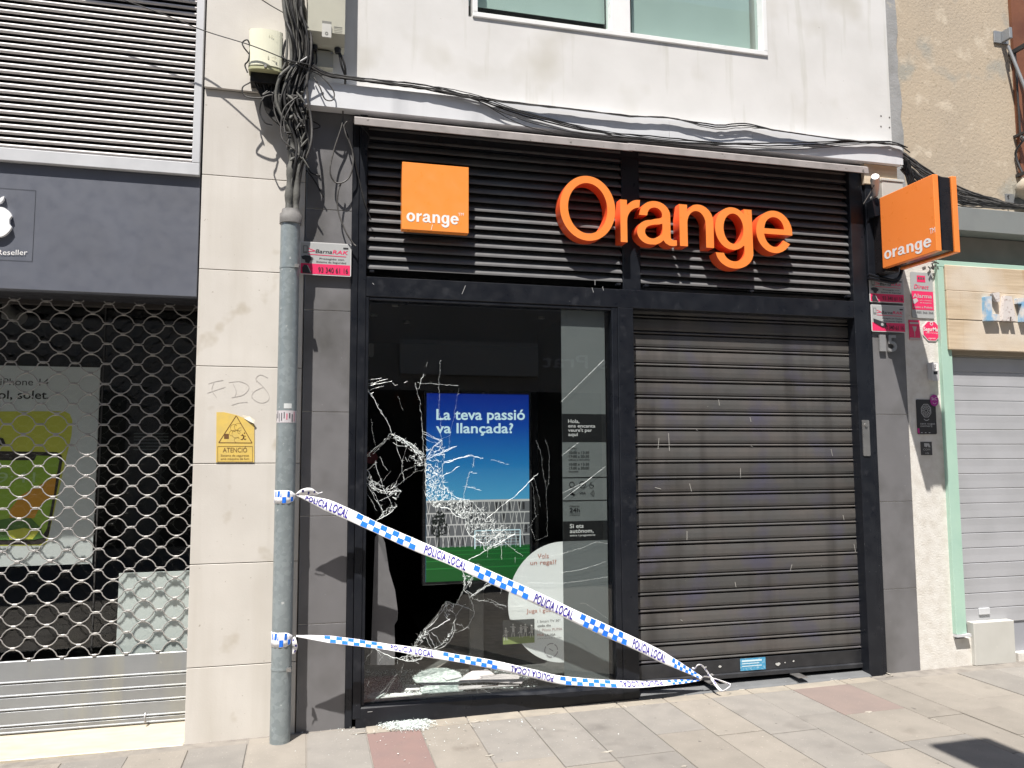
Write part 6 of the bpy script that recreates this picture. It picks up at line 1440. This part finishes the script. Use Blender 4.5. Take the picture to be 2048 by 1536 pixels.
ribbon('police_tape', 'lower blue chequered police tape strand running nearly level to the shutter foot', r2,
       [('check', 648, 765, 0), ('text', 780, 868, 0), ('check', 885, 995, 0), ('text', 1020, 1106, 1), ('check', 1120, 1232, 0), ('text', 1240, 1325, 1), ('check', 1336, 1398, 0)])
# wraps around the pole
for v0, v1, lab in ((980, 1006, 'police tape band knotted round the galvanised pipe at the upper strand'), (1261, 1290, 'police tape band knotted round the galvanised pipe at the lower strand')):
    mb = MB(); a, b = onpole(575, v0), onpole(575, v1); vs = []; n = 22
    xx = xpb+(xpt-xpb)*((a+b)/2-gz(0))/(zt2-gz(0)); zm = (a+b)/2
    def wp(k, v, off=0):
        f = k/n; t = math.radians(120+(352-120)*f); sq_ = 1-.78*max(0, (f-.72)/.28)**1.4
        rr = rp+.002+off+.002*math.sin(k*2.1+v*3); return (xx+rr*math.cos(t), yp_+rr*math.sin(t), zm+(v*(a-b)*sq_)+.0*f)
    for k in range(n+1):
        for v in (-.5, -.15, .15, .5): vs.append(wp(k, v))
    mb.add(vs, [(4*k+j, 4*k+j+1, 4*k+j+5, 4*k+j+4) for k in range(n) for j in range(3)], 0, True)
    o = mb.build('police_tape_band', TWm); tag(o, lab, 'tape'); sol = o.modifiers.new('thickness', 'SOLIDIFY'); sol.thickness = .0005; sol.offset = 0
    pr_ = MB()
    for (k0, k1, lo, hi) in ((4, 6, -.47, 0), (8, 9.5, 0, .44), (10.2, 12.5, 0, .46), (13, 15, -.46, 0), (15.5, 17, 0, .45), (17.5, 19, -.45, 0)):
        g = [wp(k0+(k1-k0)*t, v, .0012) for v in (lo, hi) for t in (0, .5, 1)]; pr_.add(g, [(0, 1, 4, 3), (1, 2, 5, 4)])
    pr_.build('print', TB, o)
# knot tails and ground loops
def strip(name, label, pts, w_, roll=0, cat='tape', checks=0):
    r = Ribbon(pts, w_, roll); mb = MB(); n = len(pts)*8; vs = []
    for k in range(n+1):
        for v in (-.5, 0, .5): vs.append(r.at(r.L*k/n, v))
    mb.add(vs, [(3*k+j, 3*k+j+1, 3*k+j+4, 3*k+j+3) for k in range(n) for j in range(2)], 0, True)
    o = mb.build(name, TWm); tag(o, label, cat); sol = o.modifiers.new('thickness', 'SOLIDIFY'); sol.thickness = .0005; sol.offset = 0
    if checks:
        pr_ = MB()
        for i in range(checks):
            a = r.L*(i+.3)/checks; b = a+r.L*.35/checks
            g = [r.at(a+(b-a)*t, v, .0012) for v in ((0, .4) if i % 2 else (-.4, 0)) for t in (0, 1)]; pr_.add(g, [(0, 1, 3, 2)])
        pr_.build('print', TB2, o)
    return o
strip('tape_tail', 'crumpled tape tail sticking out to the right of the upper knot', [P(590, 990, -.20), P(605, 985, -.21), P(620, 983, -.20), P(634, 987, -.19), P(645, 984, -.19)], lambda f: .005+.045*math.sin(math.pi*min(1, f*1.15)), .3, checks=5)
strip('tape_tail', 'short crumpled tape tail hanging from the lower knot', [P(588, 1274, -.19), P(589, 1285, -.20), P(590, 1296, -.19), P(586, 1308, -.19)], lambda f: .012+.02*math.sin(math.pi*f), .3, checks=3)
cK = crop(1300, 1280, 10.24)
def K(a, b, y): return P(*cK(a, b), y)
strip('tape_loop', 'upper curled tape loop at the shutter foot', [K(1240, 770, -.05), K(1150, 620, -.06), K(1060, 520, -.07), K(980, 510, -.08), K(920, 580, -.07), K(860, 570, -.06)], .012, .4, checks=4)
strip('tape_loop', 'tape loop resting on the paving in front of the shutter foot', [K(1240, 780, -.05), K(1400, 820, -.07), K(1520, 860, -.09), K(1640, 920, -.12), K(1600, 980, -.14), K(1500, 1040, -.15), K(1430, 1020, -.14), K(1350, 920, -.11), K(1290, 830, -.08), K(1240, 760, -.06)], .016, .5, checks=4)
strip('tape_knot', 'bunched white tape knot where both strands meet at the shutter foot', [K(1040, 780, -.06), K(1120, 750, -.07), K(1230, 760, -.06), K(1240, 700, -.05), K(1290, 720, -.04)], .022, .9)

# ================================================================== STREET SIDE BEHIND THE CAMERA (seen in reflections)
yo = -8.6
ob_ = empty('opposite_building', 'plain building across the street, seen only mirrored in the windows', 'building', (0, yo, 0))
OW = mat('opposite_render', (.34, .31, .28), (.28, .26, .23), 2, (.35, .7), .9)
OD = mat('opposite_glass', (.02, .02, .02), rough=.15)
MB().box(-11, 13, yo-6, yo, -.3, 10.6).build('wall', OW, ob_)
def wn_(x0, x1, z0, z1):
    MB().box(x0, x1, yo+.001, yo+.02, z0, z1).build('window', OD, ob_)
    m = MB(); m.box(x0-.05, x1+.05, yo+.003, yo+.06, z0-.06, z0-.001); 
    for k in range(1, 3): x = x0+(x1-x0)*k/3; m.box(x-.02, x+.02, yo+.021, yo+.05, z0, z1)
    m.build('window_bars', mat('bars', (.1, .1, .1), rough=.5), ob_)
for x in (-8, -5.4, -2.8, -.2, 2.2, 4.8, 7.4): wn_(x, x+1.3, 4.6, 6.6); wn_(x, x+1.3, 7.7, 9.5)
for x0, x1 in ((-9, -3), (-2.4, .6), (1.0, 5.2), (6, 11)): MB().box(x0, x1, yo+.001, yo+.03, .1, 2.75).build('shop_window', OD, ob_)
xa_ = P(900, 722, -yo).x; xb_ = P(945, 722, -yo).x; z_ = P(920, 727, -yo).z
mb = MB(); put_text(mb, '12 - 14', xa_, xb_, z_, .16, yo+.06, bold=.01, flip=False)
def mir(s_, xL, xR, z, h):     # lettering facing +y (towards the wall opposite)
    vs, fs = text_mesh(s_, .01); a = min(v[0] for v in vs); b = max(v[0] for v in vs)
    mb.add([(xR-(v[0]-a)/(b-a)*(xR-xL), yo+.05, z+v[1]/.68*h) for v in vs], fs)
mb = MB(); mir('12 - 14', P(900, 722, -yo).x, P(947, 722, -yo).x, P(920, 728, -yo).z, .12); mir('Tomas Prat', P(1085, 735, -yo).x, P(1085, 735, -yo).x+2.5, P(1100, 735, -yo).z, .24)
mb.build('lettering', ink((.75, .73, .7)), ob_)
MB().box(P(800, 690, -yo).x, P(1075, 690, -yo).x, yo+.002, yo+.10, P(900, 750, -yo).z, P(900, 682, -yo).z).build('sign_panel', mat('dim_panel', (.45, .43, .4), rough=.6), ob_)
# unseen flat lantern shape, added to cast the square shadow on the paving
lz = 5.2; s0 = Vector((3.36, -1.271, .02)); t_ = (lz-.02)/SUN.z
l0 = s0+SUN*t_
sl_ = empty('lantern_shadow_caster', 'unseen flat lantern shape added over the street to cast a shadow on the paving', 'lamp', (l0.x, l0.y-.4, lz))
MB().box(l0.x, l0.x+.39, l0.y-.62, l0.y, lz-.05, lz+.03).build('head', FRAME, sl_, bevel=.01)
MB().tube([(l0.x+.2, l0.y-.6, lz+.02), (l0.x+.2, -6.5, lz+.15), (l0.x+.2, yo+.01, lz+.1)], .025, 8).build('arm', FRAME, sl_)
# shade-casting street cable bundle seen as a shadow on the louvre: catenary wire pair

for o in bpy.data.objects:
    if o.parent and (o.name.split('.')[0] == 'glue_residue' or (o.name.startswith('print') and o.parent.name.split('.')[0] in ('display', 'police_tape'))): o['kind'] = 'stuff'
